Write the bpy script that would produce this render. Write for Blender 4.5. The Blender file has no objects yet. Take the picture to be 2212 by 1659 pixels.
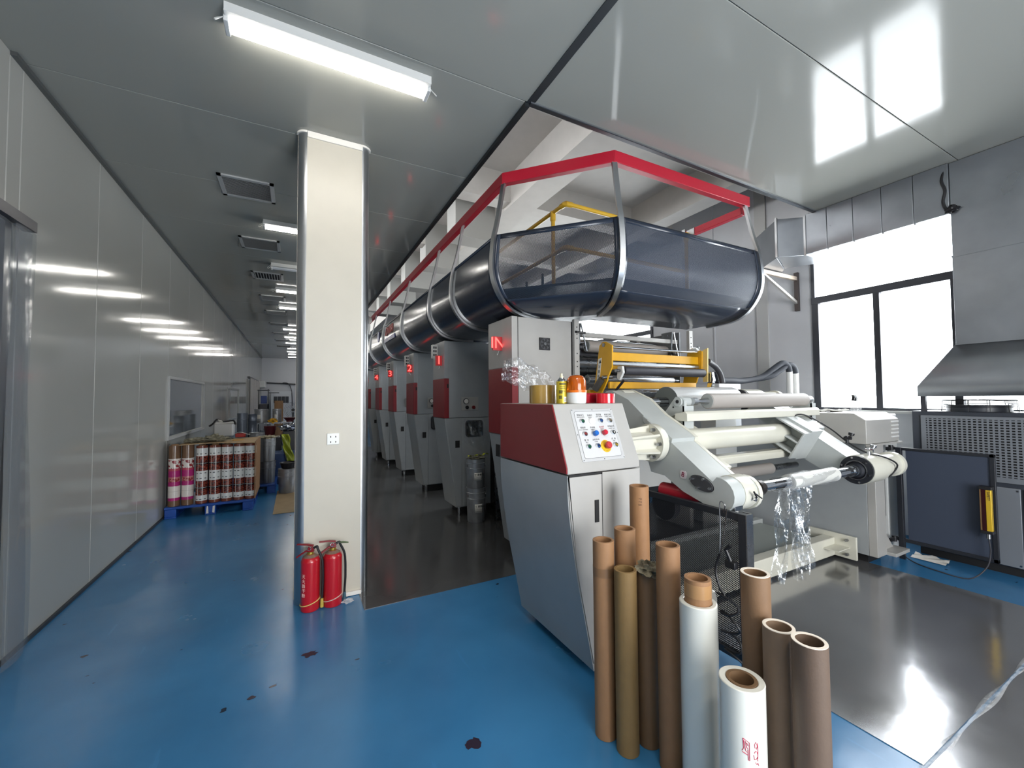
import bpy, bmesh, math, random
from mathutils import Vector, Matrix
random.seed(7)
PI = math.pi
S = bpy.context.scene
C = S.collection
# ------------------------------------------------------------------ camera, sky, large lights, exposure
yaw, pit, rol = math.radians(27.808), math.radians(1.924), math.radians(-0.4304)
fw = Vector((math.sin(yaw)*math.cos(pit), math.cos(yaw)*math.cos(pit), math.sin(pit)))
r0 = Vector((math.cos(yaw), -math.sin(yaw), 0)); u0 = r0.cross(fw)
rt = r0*math.cos(rol) + u0*math.sin(rol); up = u0*math.cos(rol) - r0*math.sin(rol)
cam = bpy.data.cameras.new('camera'); camo = bpy.data.objects.new('camera', cam); C.objects.link(camo)
camo.matrix_world = Matrix(((rt.x, up.x, -fw.x, 0), (rt.y, up.y, -fw.y, 0), (rt.z, up.z, -fw.z, 1.55), (0, 0, 0, 1)))
cam.sensor_width = 36; cam.lens = 885.35*36/2212; cam.clip_start = 0.02; cam.clip_end = 200
S.camera = camo
W = bpy.data.worlds.new('sky'); S.world = W; W.use_nodes = True
bg = W.node_tree.nodes['Background']; bg.inputs[0].default_value = (0.97, 0.985, 1.0, 1); bg.inputs[1].default_value = 15.0
def area(name, loc, rot, sx, sy, power, col=(1, 1, 1), portal=False):
    l = bpy.data.lights.new(name, 'AREA'); l.shape = 'RECTANGLE'; l.size = sx; l.size_y = sy; l.energy = power; l.color = col
    o = bpy.data.objects.new(name, l); C.objects.link(o); o.location = loc; o.rotation_euler = rot
    if portal: l.cycles.is_portal = True
    return o
area('window_portal', (6.06, 1.3, 2.35), (0, PI/2, 0), 2.1, 3.4, 1, portal=True)
area('window_portal', (6.06, 7.3, 2.35), (0, PI/2, 0), 2.1, 4.0, 1, portal=True)
area('entrance_portal', (1.9, -3.06, 1.5), (PI/2, 0, 0), 2.4, 2.9, 1, portal=True)
# daylight and lamps of the unseen part of the hall behind the camera
area('hall_lamp', (0.2, -0.6, 3.55), (0, 0, 0), 1.2, 0.12, 40, (1.0, 0.96, 0.90))
area('hall_lamp', (0.2, -2.2, 3.55), (0, 0, 0), 1.2, 0.12, 40, (1.0, 0.96, 0.90))
area('roof_fill', (3.0, 5.4, 3.55), (PI, 0, 0), 2.4, 4.5, 12, (1.0, 0.97, 0.93))  # added fill facing up to brighten the roof, no fixture
S.view_settings.view_transform = 'Standard'; S.view_settings.look = 'None'
S.view_settings.gamma = 1; S.view_settings.use_curve_mapping = False
S.view_settings.exposure = 0.0
S.cycles.max_bounces = 10; S.cycles.diffuse_bounces = 5; S.cycles.glossy_bounces = 5
S.cycles.transparent_max_bounces = 24; S.cycles.transmission_bounces = 6
S.cycles.sample_clamp_indirect = 6.0; S.cycles.caustics_reflective = False; S.cycles.caustics_refractive = False
# ------------------------------------------------------------------ materials
def lin(c):
    return tuple(((v/255)/12.92 if v/255 <= .04045 else ((v/255+.055)/1.055)**2.4) for v in c)
MC = {}
def mat(name, c, rough=.5, metal=0., spec=.5, bump=0., bscale=30., var=0., vscale=6., trans=0., emit=0., alpha=1., coat=0., rvar=0., stretch=None):
    if name in MC: return MC[name]
    m = bpy.data.materials.new(name); m.use_nodes = True; nt = m.node_tree; N = nt.nodes; L = nt.links
    b = N['Principled BSDF']; l = lin(c)
    b.inputs['Base Color'].default_value = (*l, 1); b.inputs['Roughness'].default_value = rough
    b.inputs['Metallic'].default_value = metal; b.inputs['Specular IOR Level'].default_value = spec
    b.inputs['Transmission Weight'].default_value = trans; b.inputs['Alpha'].default_value = alpha
    b.inputs['Coat Weight'].default_value = coat; b.inputs['Coat Roughness'].default_value = .08
    if emit: b.inputs['Emission Color'].default_value = (*l, 1); b.inputs['Emission Strength'].default_value = emit
    if bump or var or rvar:
        tc = N.new('ShaderNodeTexCoord'); mp = N.new('ShaderNodeMapping'); L.new(tc.outputs['Object'], mp.inputs[0])
        if stretch: mp.inputs['Scale'].default_value = stretch
    if var or rvar:
        n = N.new('ShaderNodeTexNoise'); n.inputs['Scale'].default_value = vscale; n.inputs['Detail'].default_value = 4
        L.new(mp.outputs[0], n.inputs['Vector'])
        if var:
            r = N.new('ShaderNodeValToRGB'); r.color_ramp.elements[0].position = .3; r.color_ramp.elements[1].position = .72
            r.color_ramp.elements[0].color = (*[v*(1-var) for v in l], 1); r.color_ramp.elements[1].color = (*[min(1, v*(1+var)) for v in l], 1)
            L.new(n.outputs[0], r.inputs[0]); L.new(r.outputs[0], b.inputs['Base Color'])
        if rvar:
            q = N.new('ShaderNodeMapRange'); q.inputs[3].default_value = max(.02, rough-rvar); q.inputs[4].default_value = rough+rvar
            L.new(n.outputs[0], q.inputs[0]); L.new(q.outputs[0], b.inputs['Roughness'])
    if bump:
        n2 = N.new('ShaderNodeTexNoise'); n2.inputs['Scale'].default_value = bscale; n2.inputs['Detail'].default_value = 3
        L.new(mp.outputs[0], n2.inputs['Vector'])
        bp = N.new('ShaderNodeBump'); bp.inputs['Strength'].default_value = bump; bp.inputs['Distance'].default_value = .02
        L.new(n2.outputs[0], bp.inputs['Height']); L.new(bp.outputs[0], b.inputs['Normal'])
    MC[name] = m
    return m
def nodes(m): return m.node_tree.nodes, m.node_tree.links
def holes(m, scale, thr, rows=False):
    # a sheet with small punched holes: the UV map is in metres
    N, L = nodes(m); b = N['Principled BSDF']; out = N['Material Output']
    uv = N.new('ShaderNodeUVMap'); sx = N.new('ShaderNodeSeparateXYZ'); L.new(uv.outputs[0], sx.inputs[0])
    def s(o):
        a = N.new('ShaderNodeMath'); a.operation = 'MULTIPLY'; a.inputs[1].default_value = scale; L.new(o, a.inputs[0])
        c = N.new('ShaderNodeMath'); c.operation = 'SINE'; L.new(a.outputs[0], c.inputs[0]); return c.outputs[0]
    mu = N.new('ShaderNodeMath'); mu.operation = 'MULTIPLY'; L.new(s(sx.outputs[0]), mu.inputs[0]); L.new(s(sx.outputs[1]), mu.inputs[1])
    gt = N.new('ShaderNodeMath'); gt.operation = 'GREATER_THAN'; gt.inputs[1].default_value = thr; L.new(mu.outputs[0], gt.inputs[0])
    t = N.new('ShaderNodeBsdfTransparent'); mx = N.new('ShaderNodeMixShader')
    L.new(gt.outputs[0], mx.inputs[0]); L.new(b.outputs[0], mx.inputs[1]); L.new(t.outputs[0], mx.inputs[2]); L.new(mx.outputs[0], out.inputs[0])
    return m
def film(name, tint=(1, 1, 1), amount=.12, rough=.08, body=(235, 238, 240), bump=1.0, bscale=25, metal=0.):
    # clear plastic film: mostly lets light through, glossy crinkles
    if name in MC: return MC[name]
    m = mat(name, body, rough, bump=bump, bscale=bscale, spec=1.0, metal=metal); N, L = nodes(m); b = N['Principled BSDF']
    t = N.new('ShaderNodeBsdfTransparent'); t.inputs[0].default_value = (*tint, 1); mx = N.new('ShaderNodeMixShader'); mx.inputs[0].default_value = amount
    L.new(t.outputs[0], mx.inputs[1]); L.new(b.outputs[0], mx.inputs[2]); L.new(mx.outputs[0], N['Material Output'].inputs[0])
    return m
# ------------------------------------------------------------------ mesh collector and object helpers
class G:
    def __init__(s): s.b = bmesh.new(); s.uv = None
    def quad(s, *pts):
        s.b.faces.new([s.b.verts.new(p) for p in pts]); return s
    def box(s, x0, x1, y0, y1, z0, z1):
        v = [s.b.verts.new((x, y, z)) for x in (x0, x1) for y in (y0, y1) for z in (z0, z1)]
        for f in ((0, 1, 3, 2), (4, 6, 7, 5), (0, 4, 5, 1), (2, 3, 7, 6), (0, 2, 6, 4), (1, 5, 7, 3)): s.b.faces.new([v[i] for i in f])
        return s
    def prism(s, pts, vec):
        a = [s.b.verts.new(p) for p in pts]; vec = Vector(vec); c = [s.b.verts.new(Vector(p)+vec) for p in pts]; n = len(a)
        s.b.faces.new(a[::-1]); s.b.faces.new(c)
        for i in range(n): s.b.faces.new((a[i], a[(i+1) % n], c[(i+1) % n], c[i]))
        return s
    def px(s, x0, x1, yz): return s.prism([(x0, y, z) for y, z in yz], (x1-x0, 0, 0))
    def py(s, y0, y1, xz): return s.prism([(x, y0, z) for x, z in xz], (0, y1-y0, 0))
    def pz(s, z0, z1, xy): return s.prism([(x, y, z0) for x, y in xy], (0, 0, z1-z0))
    def rings(s, rs, close=True, caps=(True, True)):
        R = [[s.b.verts.new(p) for p in r] for r in rs]; n = len(R[0])
        for a, c in zip(R, R[1:]):
            for i in range(n if close else n-1): s.b.faces.new((a[i], a[(i+1) % n], c[(i+1) % n], c[i]))
        if caps[0]: s.b.faces.new(R[0][::-1])
        if caps[1]: s.b.faces.new(R[-1])
        return s
    def axis(s, p, d, prof, seg=24, caps=(True, True)):
        # turned body: prof = [(distance along d, radius)]
        p = Vector(p); d = Vector(d).normalized(); a = d.orthogonal().normalized(); c = d.cross(a)
        return s.rings([[p+d*t+(a*math.cos(2*PI*i/seg)+c*math.sin(2*PI*i/seg))*r for i in range(seg)] for t, r in prof], True, caps)
    def cyl(s, p, q, r, r2=None, seg=24):
        d = Vector(q)-Vector(p); return s.axis(p, d, [(0, r), (d.length, r if r2 is None else r2)], seg)
    def pipe(s, p, q, ro, ri, seg=28):
        d = Vector(q)-Vector(p); l = d.length; return s.axis(p, d, [(0, ri), (0, ro), (l, ro), (l, ri), (0, ri)], seg, (False, False))
    def wire(s, pts, r, seg=8, closed=False):
        pts = [Vector(p) for p in pts]; rs = []; n = len(pts); ref = None
        for i, p in enumerate(pts):
            t = (pts[min(i+1, n-1)]-pts[max(i-1, 0)]).normalized()
            a = t.orthogonal().normalized() if ref is None else (ref - t*ref.dot(t)).normalized()
            ref = a; c = t.cross(a)
            rs.append([p+(a*math.cos(2*PI*k/seg)+c*math.sin(2*PI*k/seg))*r for k in range(seg)])
        return s.rings(rs)
    def sphere(s, c, r, sc=(1, 1, 1), u=16, v=10):
        m = Matrix.Translation(c) @ Matrix.Diagonal((*sc, 1)); bmesh.ops.create_uvsphere(s.b, u_segments=u, v_segments=v, radius=r, matrix=m); return s
    def grid(s, f, nu, nv, uvf=None):
        V = [[s.b.verts.new(f(i/nu, j/nv)) for j in range(nv+1)] for i in range(nu+1)]
        lay = s.b.loops.layers.uv.verify() if uvf else None
        for i in range(nu):
            for j in range(nv):
                fc = s.b.faces.new((V[i][j], V[i+1][j], V[i+1][j+1], V[i][j+1]))
                if uvf:
                    for lp, (a, c) in zip(fc.loops, ((i, j), (i+1, j), (i+1, j+1), (i, j+1))): lp[lay].uv = uvf(a/nu, c/nv)
        return s
def smooth_path(pts, k=6):
    P = [Vector(p) for p in pts]; out = []
    for i in range(len(P)-1):
        a = P[max(i-1, 0)]; b = P[i]; c = P[i+1]; d = P[min(i+2, len(P)-1)]
        for j in range(k):
            t = j/k; out.append(.5*((2*b)+(c-a)*t+(2*a-5*b+4*c-d)*t*t+(3*b-a-3*c+d)*t**3))
    out.append(P[-1]); return out
ORG = {}
def tag(o, label=None, cat=None, group=None, kind=None):
    if label: o['label'] = label
    if cat: o['category'] = cat
    if group: o['group'] = group
    if kind: o['kind'] = kind
    return o
def thing(name, loc, label, cat, group=None, kind=None):
    o = bpy.data.objects.new(name, None); C.objects.link(o); o.location = loc; o.empty_display_size = .1; ORG[o.name] = Vector(loc)
    return tag(o, label, cat, group, kind)
def obj(name, g, m, parent=None, bevel=0., smooth=35, solid=0., label=None, kind=None, seg=2):
    me = bpy.data.meshes.new(name)
    bmesh.ops.recalc_face_normals(g.b, faces=g.b.faces[:]) if not solid else None
    org = ORG[parent.name] if parent else Vector()
    if parent: bmesh.ops.translate(g.b, verts=g.b.verts[:], vec=-org)
    g.b.to_mesh(me); g.b.free()
    for p in me.polygons: p.use_smooth = True
    me.set_sharp_from_angle(angle=math.radians(smooth))
    me.materials.append(m)
    o = bpy.data.objects.new(name, me); C.objects.link(o)
    if parent: o.parent = parent; ORG[o.name] = org
    else: ORG[o.name] = Vector()
    if bevel:
        b = o.modifiers.new('bevel', 'BEVEL'); b.width = bevel; b.segments = seg; b.limit_method = 'ANGLE'; b.angle_limit = math.radians(40)
    if solid:
        b = o.modifiers.new('solid', 'SOLIDIFY'); b.thickness = solid; b.offset = 0
    return tag(o, label, kind=kind)
def solo(name, g, m, label, cat, group=None, loc=(0, 0, 0), **k):
    # a thing that is one mesh, with its origin at loc
    bmesh.ops.translate(g.b, verts=g.b.verts[:], vec=-Vector(loc))
    o = obj(name, g, m, **k); o.location = loc; ORG[o.name] = Vector(loc); return tag(o, label, cat, group)
def dup(root, loc, label, group=None, rz=0.):
    r = root.copy(); C.objects.link(r); r.location = loc; r.rotation_euler = (0, 0, rz); r['label'] = label
    if group: r['group'] = group
    def kids(a, b):
        for ch in list(a.children):
            c = ch.copy(); C.objects.link(c); c.parent = b; kids(ch, c)
    kids(root, r); ORG[r.name] = Vector(loc)
    return r
def text(name, s, size, M, m, parent, ext=.0006, align='CENTER'):
    cu = bpy.data.curves.new(name, 'FONT'); cu.body = s; cu.size = size; cu.align_x = align; cu.align_y = 'CENTER'; cu.extrude = ext; cu.materials.append(m)
    tmp = bpy.data.objects.new(name, cu); me = bpy.data.meshes.new_from_object(tmp); me.name = name
    bpy.data.objects.remove(tmp); bpy.data.curves.remove(cu)
    o = bpy.data.objects.new(name, me); C.objects.link(o)
    if parent: o.parent = parent; o.matrix_local = Matrix.Translation(-ORG[parent.name]) @ M; ORG[o.name] = ORG[parent.name]
    else: o.matrix_local = M
    return o
def frame_m(o, x, y):
    x = Vector(x).normalized(); y = Vector(y); z = x.cross(y).normalized(); y = z.cross(x)
    return Matrix(((x.x, y.x, z.x, o[0]), (x.y, y.y, z.y, o[1]), (x.z, y.z, z.z, o[2]), (0, 0, 0, 1)))
FACE_Y = ((1, 0, 0), (0, 0, 1))       # lettering that faces the camera side (-Y)
FACE_X = ((0, -1, 0), (0, 0, 1))      # lettering that faces the aisle (-X)
# palette
M_grey = mat('machine_grey', (150, 154, 156), .35, bump=.03, bscale=400, var=.04)
M_light = mat('machine_light', (166, 164, 160), .38, bump=.03, bscale=400, var=.04)
M_cream = mat('cream_enamel', (205, 203, 190), .25, var=.05, vscale=3)
M_turret = mat('turret_enamel', (178, 182, 180), .3, var=.06, vscale=5)
M_red = mat('red_enamel', (122, 18, 28), .42, bump=.03, bscale=400)
M_railred = mat('rail_red', (178, 26, 48), .35)
M_black = mat('black_plastic', (22, 22, 25), .45)
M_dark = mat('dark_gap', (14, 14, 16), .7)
M_navy = mat('navy_sheet', (40, 48, 62), .22, rvar=.08, vscale=8)
M_blackpaint = mat('black_paint', (32, 34, 40), .4)
M_chrome = mat('chrome', (225, 228, 232), .09, 1.)
M_steel = mat('steel', (150, 152, 155), .28, 1., rvar=.1, vscale=12)
M_alu = mat('aluminium', (190, 192, 194), .32, 1.)
M_galv = mat('galvanised', (160, 164, 169), .32, .8, rvar=.1, vscale=4, var=.09)
M_white = mat('white_paint', (215, 215, 212), .45)
M_yellow = mat('yellow_enamel', (214, 160, 30), .35, var=.08)
M_card = mat('cardboard', (150, 114, 80), .7, var=.06, vscale=14)
M_rubber = mat('rubber', (52, 52, 58), .5)
M_roller = mat('roller_sleeve', (160, 153, 147), .5, bump=.08, bscale=200)
M_tin = mat('tin', (158, 160, 163), .38, .6, rvar=.12, vscale=10, var=.15)
M_bluep = mat('blue_plastic', (22, 70, 150), .35, var=.12)
M_paper = mat('paper', (225, 222, 214), .7)
M_ink = mat('ink', (30, 30, 34), .6)
M_redlight = mat('red_diode', (255, 60, 55), .4, emit=6)
M_tube = mat('lamp_tube', (255, 251, 244), .4, emit=30)
# ------------------------------------------------------------------ the setting
def struct(name, g, m, parent=None, **k):
    o = obj(name, g, m, parent, **k)
    if not parent: o['kind'] = 'structure'
    return o
M_ceil = mat('ceiling_sheet', (158, 158, 151), .10, spec=.36, bump=.14, bscale=1.0, rvar=.03, vscale=2)
M_wall = mat('wall_sheet', (166, 166, 161), .10, spec=.6, bump=.07, bscale=1.3, rvar=.03, vscale=2)
M_gwall = mat('plaster_grey', (200, 201, 204), .6, var=.05, vscale=2)
M_roof = mat('roof_white', (180, 177, 172), .7, var=.04)
# blue epoxy floor with scuffs and dark splashes
M_floor = mat('blue_epoxy', (38, 112, 172), .16, spec=.6)
N, L = nodes(M_floor); b = N['Principled BSDF']
tc = N.new('ShaderNodeTexCoord')
def noise(sc, det=4, st=None):
    n = N.new('ShaderNodeTexNoise'); n.inputs['Scale'].default_value = sc; n.inputs['Detail'].default_value = det
    if st:
        mp = N.new('ShaderNodeMapping'); mp.inputs['Scale'].default_value = st; L.new(tc.outputs['Object'], mp.inputs[0]); L.new(mp.outputs[0], n.inputs['Vector'])
    else: L.new(tc.outputs['Object'], n.inputs['Vector'])
    return n.outputs[0]
def ramp(x, stops):
    r = N.new('ShaderNodeValToRGB'); r.color_ramp.elements[0].position, r.color_ramp.elements[1].position = stops[0][0], stops[-1][0]
    r.color_ramp.elements[0].color = (*lin(stops[0][1]), 1); r.color_ramp.elements[1].color = (*lin(stops[-1][1]), 1); L.new(x, r.inputs[0]); return r.outputs[0]
def mix(f, a, c):
    m = N.new('ShaderNodeMix'); m.data_type = 'RGBA'; L.new(f, m.inputs[0]); L.new(a, m.inputs[6]); L.new(c, m.inputs[7]); return m.outputs[2]
base = ramp(noise(1.3), [(.35, (50, 112, 158)), (.7, (60, 126, 174))])
spots = ramp(noise(7.5, 2, (1, 1.6, 1)), [(.735, (0, 0, 0)), (.75, (255, 255, 255))])
scr = ramp(noise(16, 3, (1, .12, 1)), [(.69, (0, 0, 0)), (.72, (160, 160, 160))])
dk = N.new('ShaderNodeRGB'); dk.outputs[0].default_value = (*lin((22, 40, 62)), 1)
sc_ = N.new('ShaderNodeRGB'); sc_.outputs[0].default_value = (*lin((60, 130, 185)), 1)
L.new(mix(spots, mix(scr, base, sc_.outputs[0]), dk.outputs[0]), b.inputs['Base Color'])
rr = N.new('ShaderNodeMapRange'); rr.inputs[3].default_value = .14; rr.inputs[4].default_value = .34; L.new(noise(2.2), rr.inputs[0]); L.new(rr.outputs[0], b.inputs['Roughness'])
bp = N.new('ShaderNodeBump'); bp.inputs['Strength'].default_value = .22; bp.inputs['Distance'].default_value = .01; L.new(noise(5, 3), bp.inputs['Height']); L.new(bp.outputs[0], b.inputs['Normal'])
M_plate = mat('floor_steel', (98, 98, 98), .17, .5, rvar=.06, vscale=2.2, bump=.04, bscale=4, var=.08)
floor = struct('floor', G().box(-4.2, 6.1, -3.05, 24.1, -.1, 0), M_floor)
struct('metal_plate', G().box(.458, 4.6, 3.22, 14, .0, .004), M_plate, floor)
struct('metal_plate', G().box(2.335, 4.70, .765, 2.12, .0, .004), mat('floor_plate_scratched', (172, 172, 174), .15, .78, rvar=.05, vscale=3, bump=.04, bscale=5, var=.06), floor)
struct('metal_plate', G().box(2.335, 4.70, -1.2, .75, .0, .004), MC['floor_plate_scratched'], floor)
def wob(u, v):
    return (2.30+u*2.4, .757+(v-.5)*(.028+.016*math.sin(u*23)), .004+.006*math.sin(v*PI)*(1+.5*math.sin(u*61)*math.sin(v*9+u*37)))
struct('tape_strip', G().grid(wob, 90, 8), film('crumpled_tape', amount=.3, rough=.15), floor, label='crumpled clear tape over the plate joint')
def splash(x, y, r, seed, m):
    rnd = random.Random(seed); g = G(); n = 18
    g.pz(.0005, .0016, [(x+math.cos(2*PI*i/n)*r*(.6+.7*rnd.random())*1.3, y+math.sin(2*PI*i/n)*r*(.6+.7*rnd.random())) for i in range(n)])
    struct('ink_splash', g, m, floor)
M_splash = mat('dried_ink', (40, 30, 48), .4)
for i, (x, y, r) in enumerate(((-.40, 1.81, .035), (-.36, 1.86, .02), (.088, 2.83, .03), (.72, 1.76, .03), (-.50, 2.0, .012), (-.33, 2.12, .016), (-.19, 2.57, .014), (.12, 1.9, .012))): splash(x, y, r, i, M_splash)
# the left wall of sandwich panels
seams = [2.50+1.14*k for k in range(1, 20)]
wl = struct('wall_left', G().box(-1.72, -1.62, 3.50, 24.1, 0, 3.70), M_gwall)
ys = [3.64+1.14*k for k in range(18)]+[24.1]
def panel(y0, y1, z0, z1): struct('panel', G().box(-1.62, -1.53, y0+.003, y1-.003, z0, z1), M_wall, wl, bevel=.004)
panel(3.50, 3.64, 0, 3.65)
for a, c in zip(ys, ys[1:]):
    if abs(a-7.06) < .05 or abs(a-8.2) < .05: panel(a, c, 0.02, 1.02); panel(a, c, 1.87, 3.65)
    else: panel(a, c, .02, 3.65)
panel(-3.0, .9, .02, 3.65); panel(.9, 3.50, 2.66, 3.65)
struct('wall_left.001', G().box(-1.72, -1.62, -3.05, .9, 0, 3.70).box(-1.72, -1.62, .9, 3.5, 2.66, 3.70), M_gwall)
struct('wall_passage', G().box(-4.2, -4.1, -1, 5.2, 0, 3.7).box(-4.1, -1.72, 5.1, 5.2, 0, 3.7).box(-4.1, -1.72, -1.1, -1, 0, 3.7).box(-4.2, -1.72, -1.1, 5.2, 3.70, 3.75), M_gwall)
struct('baseboard_left', G().box(-1.535, -1.512, 3.5, 24, 0, .022), mat('base_gap', (44, 50, 58), .5))
struct('trim_1', G().box(-1.53, -1.50, 3.5, 24, 3.625, 3.65), mat('trim_grey', (110, 112, 112), .35, .6))  # grey metal trim along the wall top
# doorway with a clear strip curtain at the left edge
d1 = struct('door_1', G().box(-1.60, -1.50, 3.44, 3.50, 0, 2.66).box(-1.60, -1.50, .9, 3.50, 2.60, 2.66), M_alu)
struct('curtain_rail', G().box(-1.50, -1.44, .9, 3.62, 2.60, 2.665), mat('rail_dark', (92, 92, 96), .4, .7), d1)
M_pvc = film('pvc_strip', (.86, .88, .89), .30, .12, (150, 153, 158), bump=.25, bscale=2.5)
for k in range(6):
    y1 = 3.80-k*.19
    struct('curtain_strip', G().grid(lambda u, v, y1=y1, k=k: (-1.475+.018*(k % 2)+.012*math.cos((u-.5)*3)+.01*math.sin(v*7+k), y1-.215+.215*u+(.10*(1-v) if k == 0 else .02)-.16*(k == 0), .03+2.56*v), 6, 14), M_pvc, d1)
# windows in the left wall
def wall_window(n, y0, y1, z0, z1):
    w = struct('window_%d' % n, G().box(-1.545, -1.51, y0-.04, y1+.04, z0-.04, z0).box(-1.545, -1.51, y0-.04, y1+.04, z1, z1+.04).box(-1.545, -1.51, y0-.04, y0, z0, z1).box(-1.545, -1.51, y1, y1+.04, z0, z1), mat('frame_paint', (172, 174, 174), .45))
    struct('pane', G().box(-1.60, -1.535, y0, y1, z0, z1), mat('dark_glass', (104, 108, 108), .04, spec=1.0, coat=1.), w)
wall_window(3, 7.09, 9.44, 1.05, 1.84); wall_window(4, 12.5, 14.7, 1.06, 1.83)
# ceiling strips and their metal channels
ce = struct('ceiling', G().box(-1.65, 1.42, -3.05, 24.1, 3.71, 3.75).box(1.42, 6.1, -3.05, 2.46, 3.71, 3.75), M_gwall)
cs = [-3.05]+[2.46-1.14*k for k in range(4, -1, -1)]+[2.46+1.14*k for k in range(1, 19)]+[24.1]
for a, c in zip(cs, cs[1:]): struct('panel', G().box(-1.62, 1.435, a+.0025, c-.0025, 3.65, 3.71), M_ceil, ce, bevel=.003)
cr = [-3.05, -2.05, -.93, .2, 1.32, 2.46]
for a, c in zip(cr, cr[1:]): struct('panel', G().box(1.485, 6.05, a+.0025, c-.0025, 3.65, 3.71), M_ceil, ce, bevel=.003)
M_chan = mat('channel', (88, 92, 96), .3, .8)
struct('trim_2', G().box(1.433, 1.487, -3.05, 2.46, 3.644, 3.70), M_chan)
struct('trim_3', G().box(1.42, 1.455, 2.46, 24, 3.62, 3.80), mat('channel_dark', (60, 64, 66), .35, .7))
struct('trim_4', G().box(1.455, 5.25, 2.44, 2.475, 3.635, 3.80), MC['channel'])
struct('trim_5', G().box(1.455, 5.25, 2.436, 2.444, 3.64, 3.655), M_alu)
# the roof seen through the opening
rf = struct('ceiling.001', G().box(-1.7, 6.1, 2.3, 24.1, 4.75, 4.85), M_roof)
struct('beam', G().box(2.69, 3.08, 2.3, 24, 4.30, 4.75), M_roof, rf)
struct('beam', G().box(5.0, 5.3, 2.3, 24, 4.30, 4.75), M_roof, rf)
for y in (3.08, 5.10, 7.20, 9.30, 11.4, 13.5): struct('beam', G().box(-1.6, 6.0, y, y+.24, 4.34, 4.75), M_roof, rf)
# vertical duct casings that hang from the roof beside each unit
for k in range(5): struct('duct_casing', G().box(2.05, 2.69, 5.62+1.57*k, 6.0+1.57*k, 3.95, 4.75), mat('casing_grey', (150, 150, 146), .6), rf)
# right wall, back wall, wall behind the camera
wr = struct('wall_right', G().box(6, 6.1, -3.05, 24.1, 0, 1.37).box(6, 6.1, -3.05, 24.1, 3.42, 4.85).box(6, 6.1, 2.89, 5.6, 1.37, 3.42).box(6, 6.1, 9.0, 24.1, 1.37, 3.42).box(6, 6.1, -3.05, -.3, 1.37, 3.42), M_gwall)
struct('pilaster', G().box(5.97, 6.0, 3.45, 3.61, 0, 4.74), mat('pilaster_pale', (186, 186, 184), .6), wr)
struct('pilaster', G().box(5.985, 6.0, 4.3, 4.32, 0, 4.74), M_gwall, wr)
struct('wall_back', G().box(-1.6, 6.1, 24, 24.1, 0, 4.85), mat('back_white', (196, 199, 206), .6))
struct('wall_front', G().box(-1.7, .6, -3.1, -3.0, 0, 3.7).box(3.2, 6.1, -3.1, -3.0, 0, 3.7).box(.6, 3.2, -3.1, -3.0, 2.95, 3.7), M_gwall)
struct('wall_upper', G().box(-1.7, 6.1, 2.2, 2.3, 3.75, 4.85), M_roof)
M_frame = mat('window_frame', (72, 74, 80), .4, .5)
M_glass = film('window_glass', (.97, .99, 1.0), .06, .02, (240, 245, 250), bump=0)
def big_window(n, y0, y1, muls, z0=1.37, zt=2.74, z1=3.42):
    g = G()
    g.box(5.99, 6.05, y0, y1, z0, z0+.03).box(5.97, 6.05, y0, y1, zt, zt+.085).box(5.99, 6.05, y0, y1, z1-.05, z1).box(5.98, 6.05, y1-.075, y1, z0, zt).box(5.98, 6.05, y1-.04, y1, zt, z1).box(5.98, 6.05, y0, y0+.06, z0, z1)
    w = struct('window_%d' % n, g, M_frame)
    for m in muls: struct('mullion', G().box(5.975, 6.045, m-.03, m+.03, z0+.03, zt), M_frame, w)
    e = [y0]+list(muls)+[y1-.06]
    for a, c in zip(e, e[1:]): struct('pane', G().box(6.02, 6.026, a+.03, c-.03, z0+.03, zt), M_glass, w)
    struct('pane', G().box(6.02, 6.026, y0+.06, y1-.04, zt+.085, z1-.05), M_glass, w)
    struct('window_sill', G().box(5.93, 6.02, y0, y1, z0-.03, z0), M_white, w)
big_window(1, -.3, 2.89, [.92, 1.57, 2.215]); big_window(2, 5.6, 9.0, [6.8, 7.9])
# the clad pillar with rounded aluminium corners
pil = struct('pillar', G().box(.03, .50, 3.53, 3.99, 0, 3.64), M_white)
M_clad = mat('pillar_sheet', (196, 190, 176), .36, spec=.35, bump=.06, bscale=1.4, var=.02)
struct('panel', G().box(.062, .475, 3.517, 3.53, .03, 3.635), M_clad, pil)
struct('panel', G().box(-.003, .03, 3.58, 3.95, .03, 3.635), M_clad, pil)
struct('panel', G().box(.50, .528, 3.58, 3.95, .03, 3.635), M_clad, pil)
def corner(cx, cy, a0):
    R = .062; pts = [(cx+R*math.cos(a0+PI/2*i/10), cy+R*math.sin(a0+PI/2*i/10)) for i in range(11)]
    struct('corner_profile', G().pz(0, 3.64, pts+[(cx, cy)]), M_alu, pil)
corner(.062, 3.577, PI); corner(.468, 3.577, 1.5*PI); corner(.062, 3.93, PI/2); corner(.468, 3.93, 0)
M_edge = mat('pvc_edge', (232, 228, 220), .4)
struct('edge_strip', G().box(.064, .472, 3.505, 3.518, 3.60, 3.648), M_edge, pil)
struct('edge_strip', G().box(.064, .472, 3.495, 3.518, 0.004, .034), M_edge, pil)
struct('edge_strip', G().rings([[(.062+R*math.cos(PI+PI/2*i/10), 3.577+R*math.sin(PI+PI/2*i/10), z) for R, z in ((.063, 3.632), (.075, 3.632), (.075, 3.648), (.063, 3.648))] for i in range(11)]), M_edge, pil)
struct('edge_strip', G().rings([[(.468+R*math.cos(1.5*PI+PI/2*i/10), 3.577+R*math.sin(1.5*PI+PI/2*i/10), z) for R, z in ((.063, 3.632), (.075, 3.632), (.075, 3.648), (.063, 3.648))] for i in range(11)]), M_edge, pil)
t = thing('wall_socket', (.262, 3.517, 1.238), 'white double power socket on the front of the pillar', 'socket')
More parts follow.
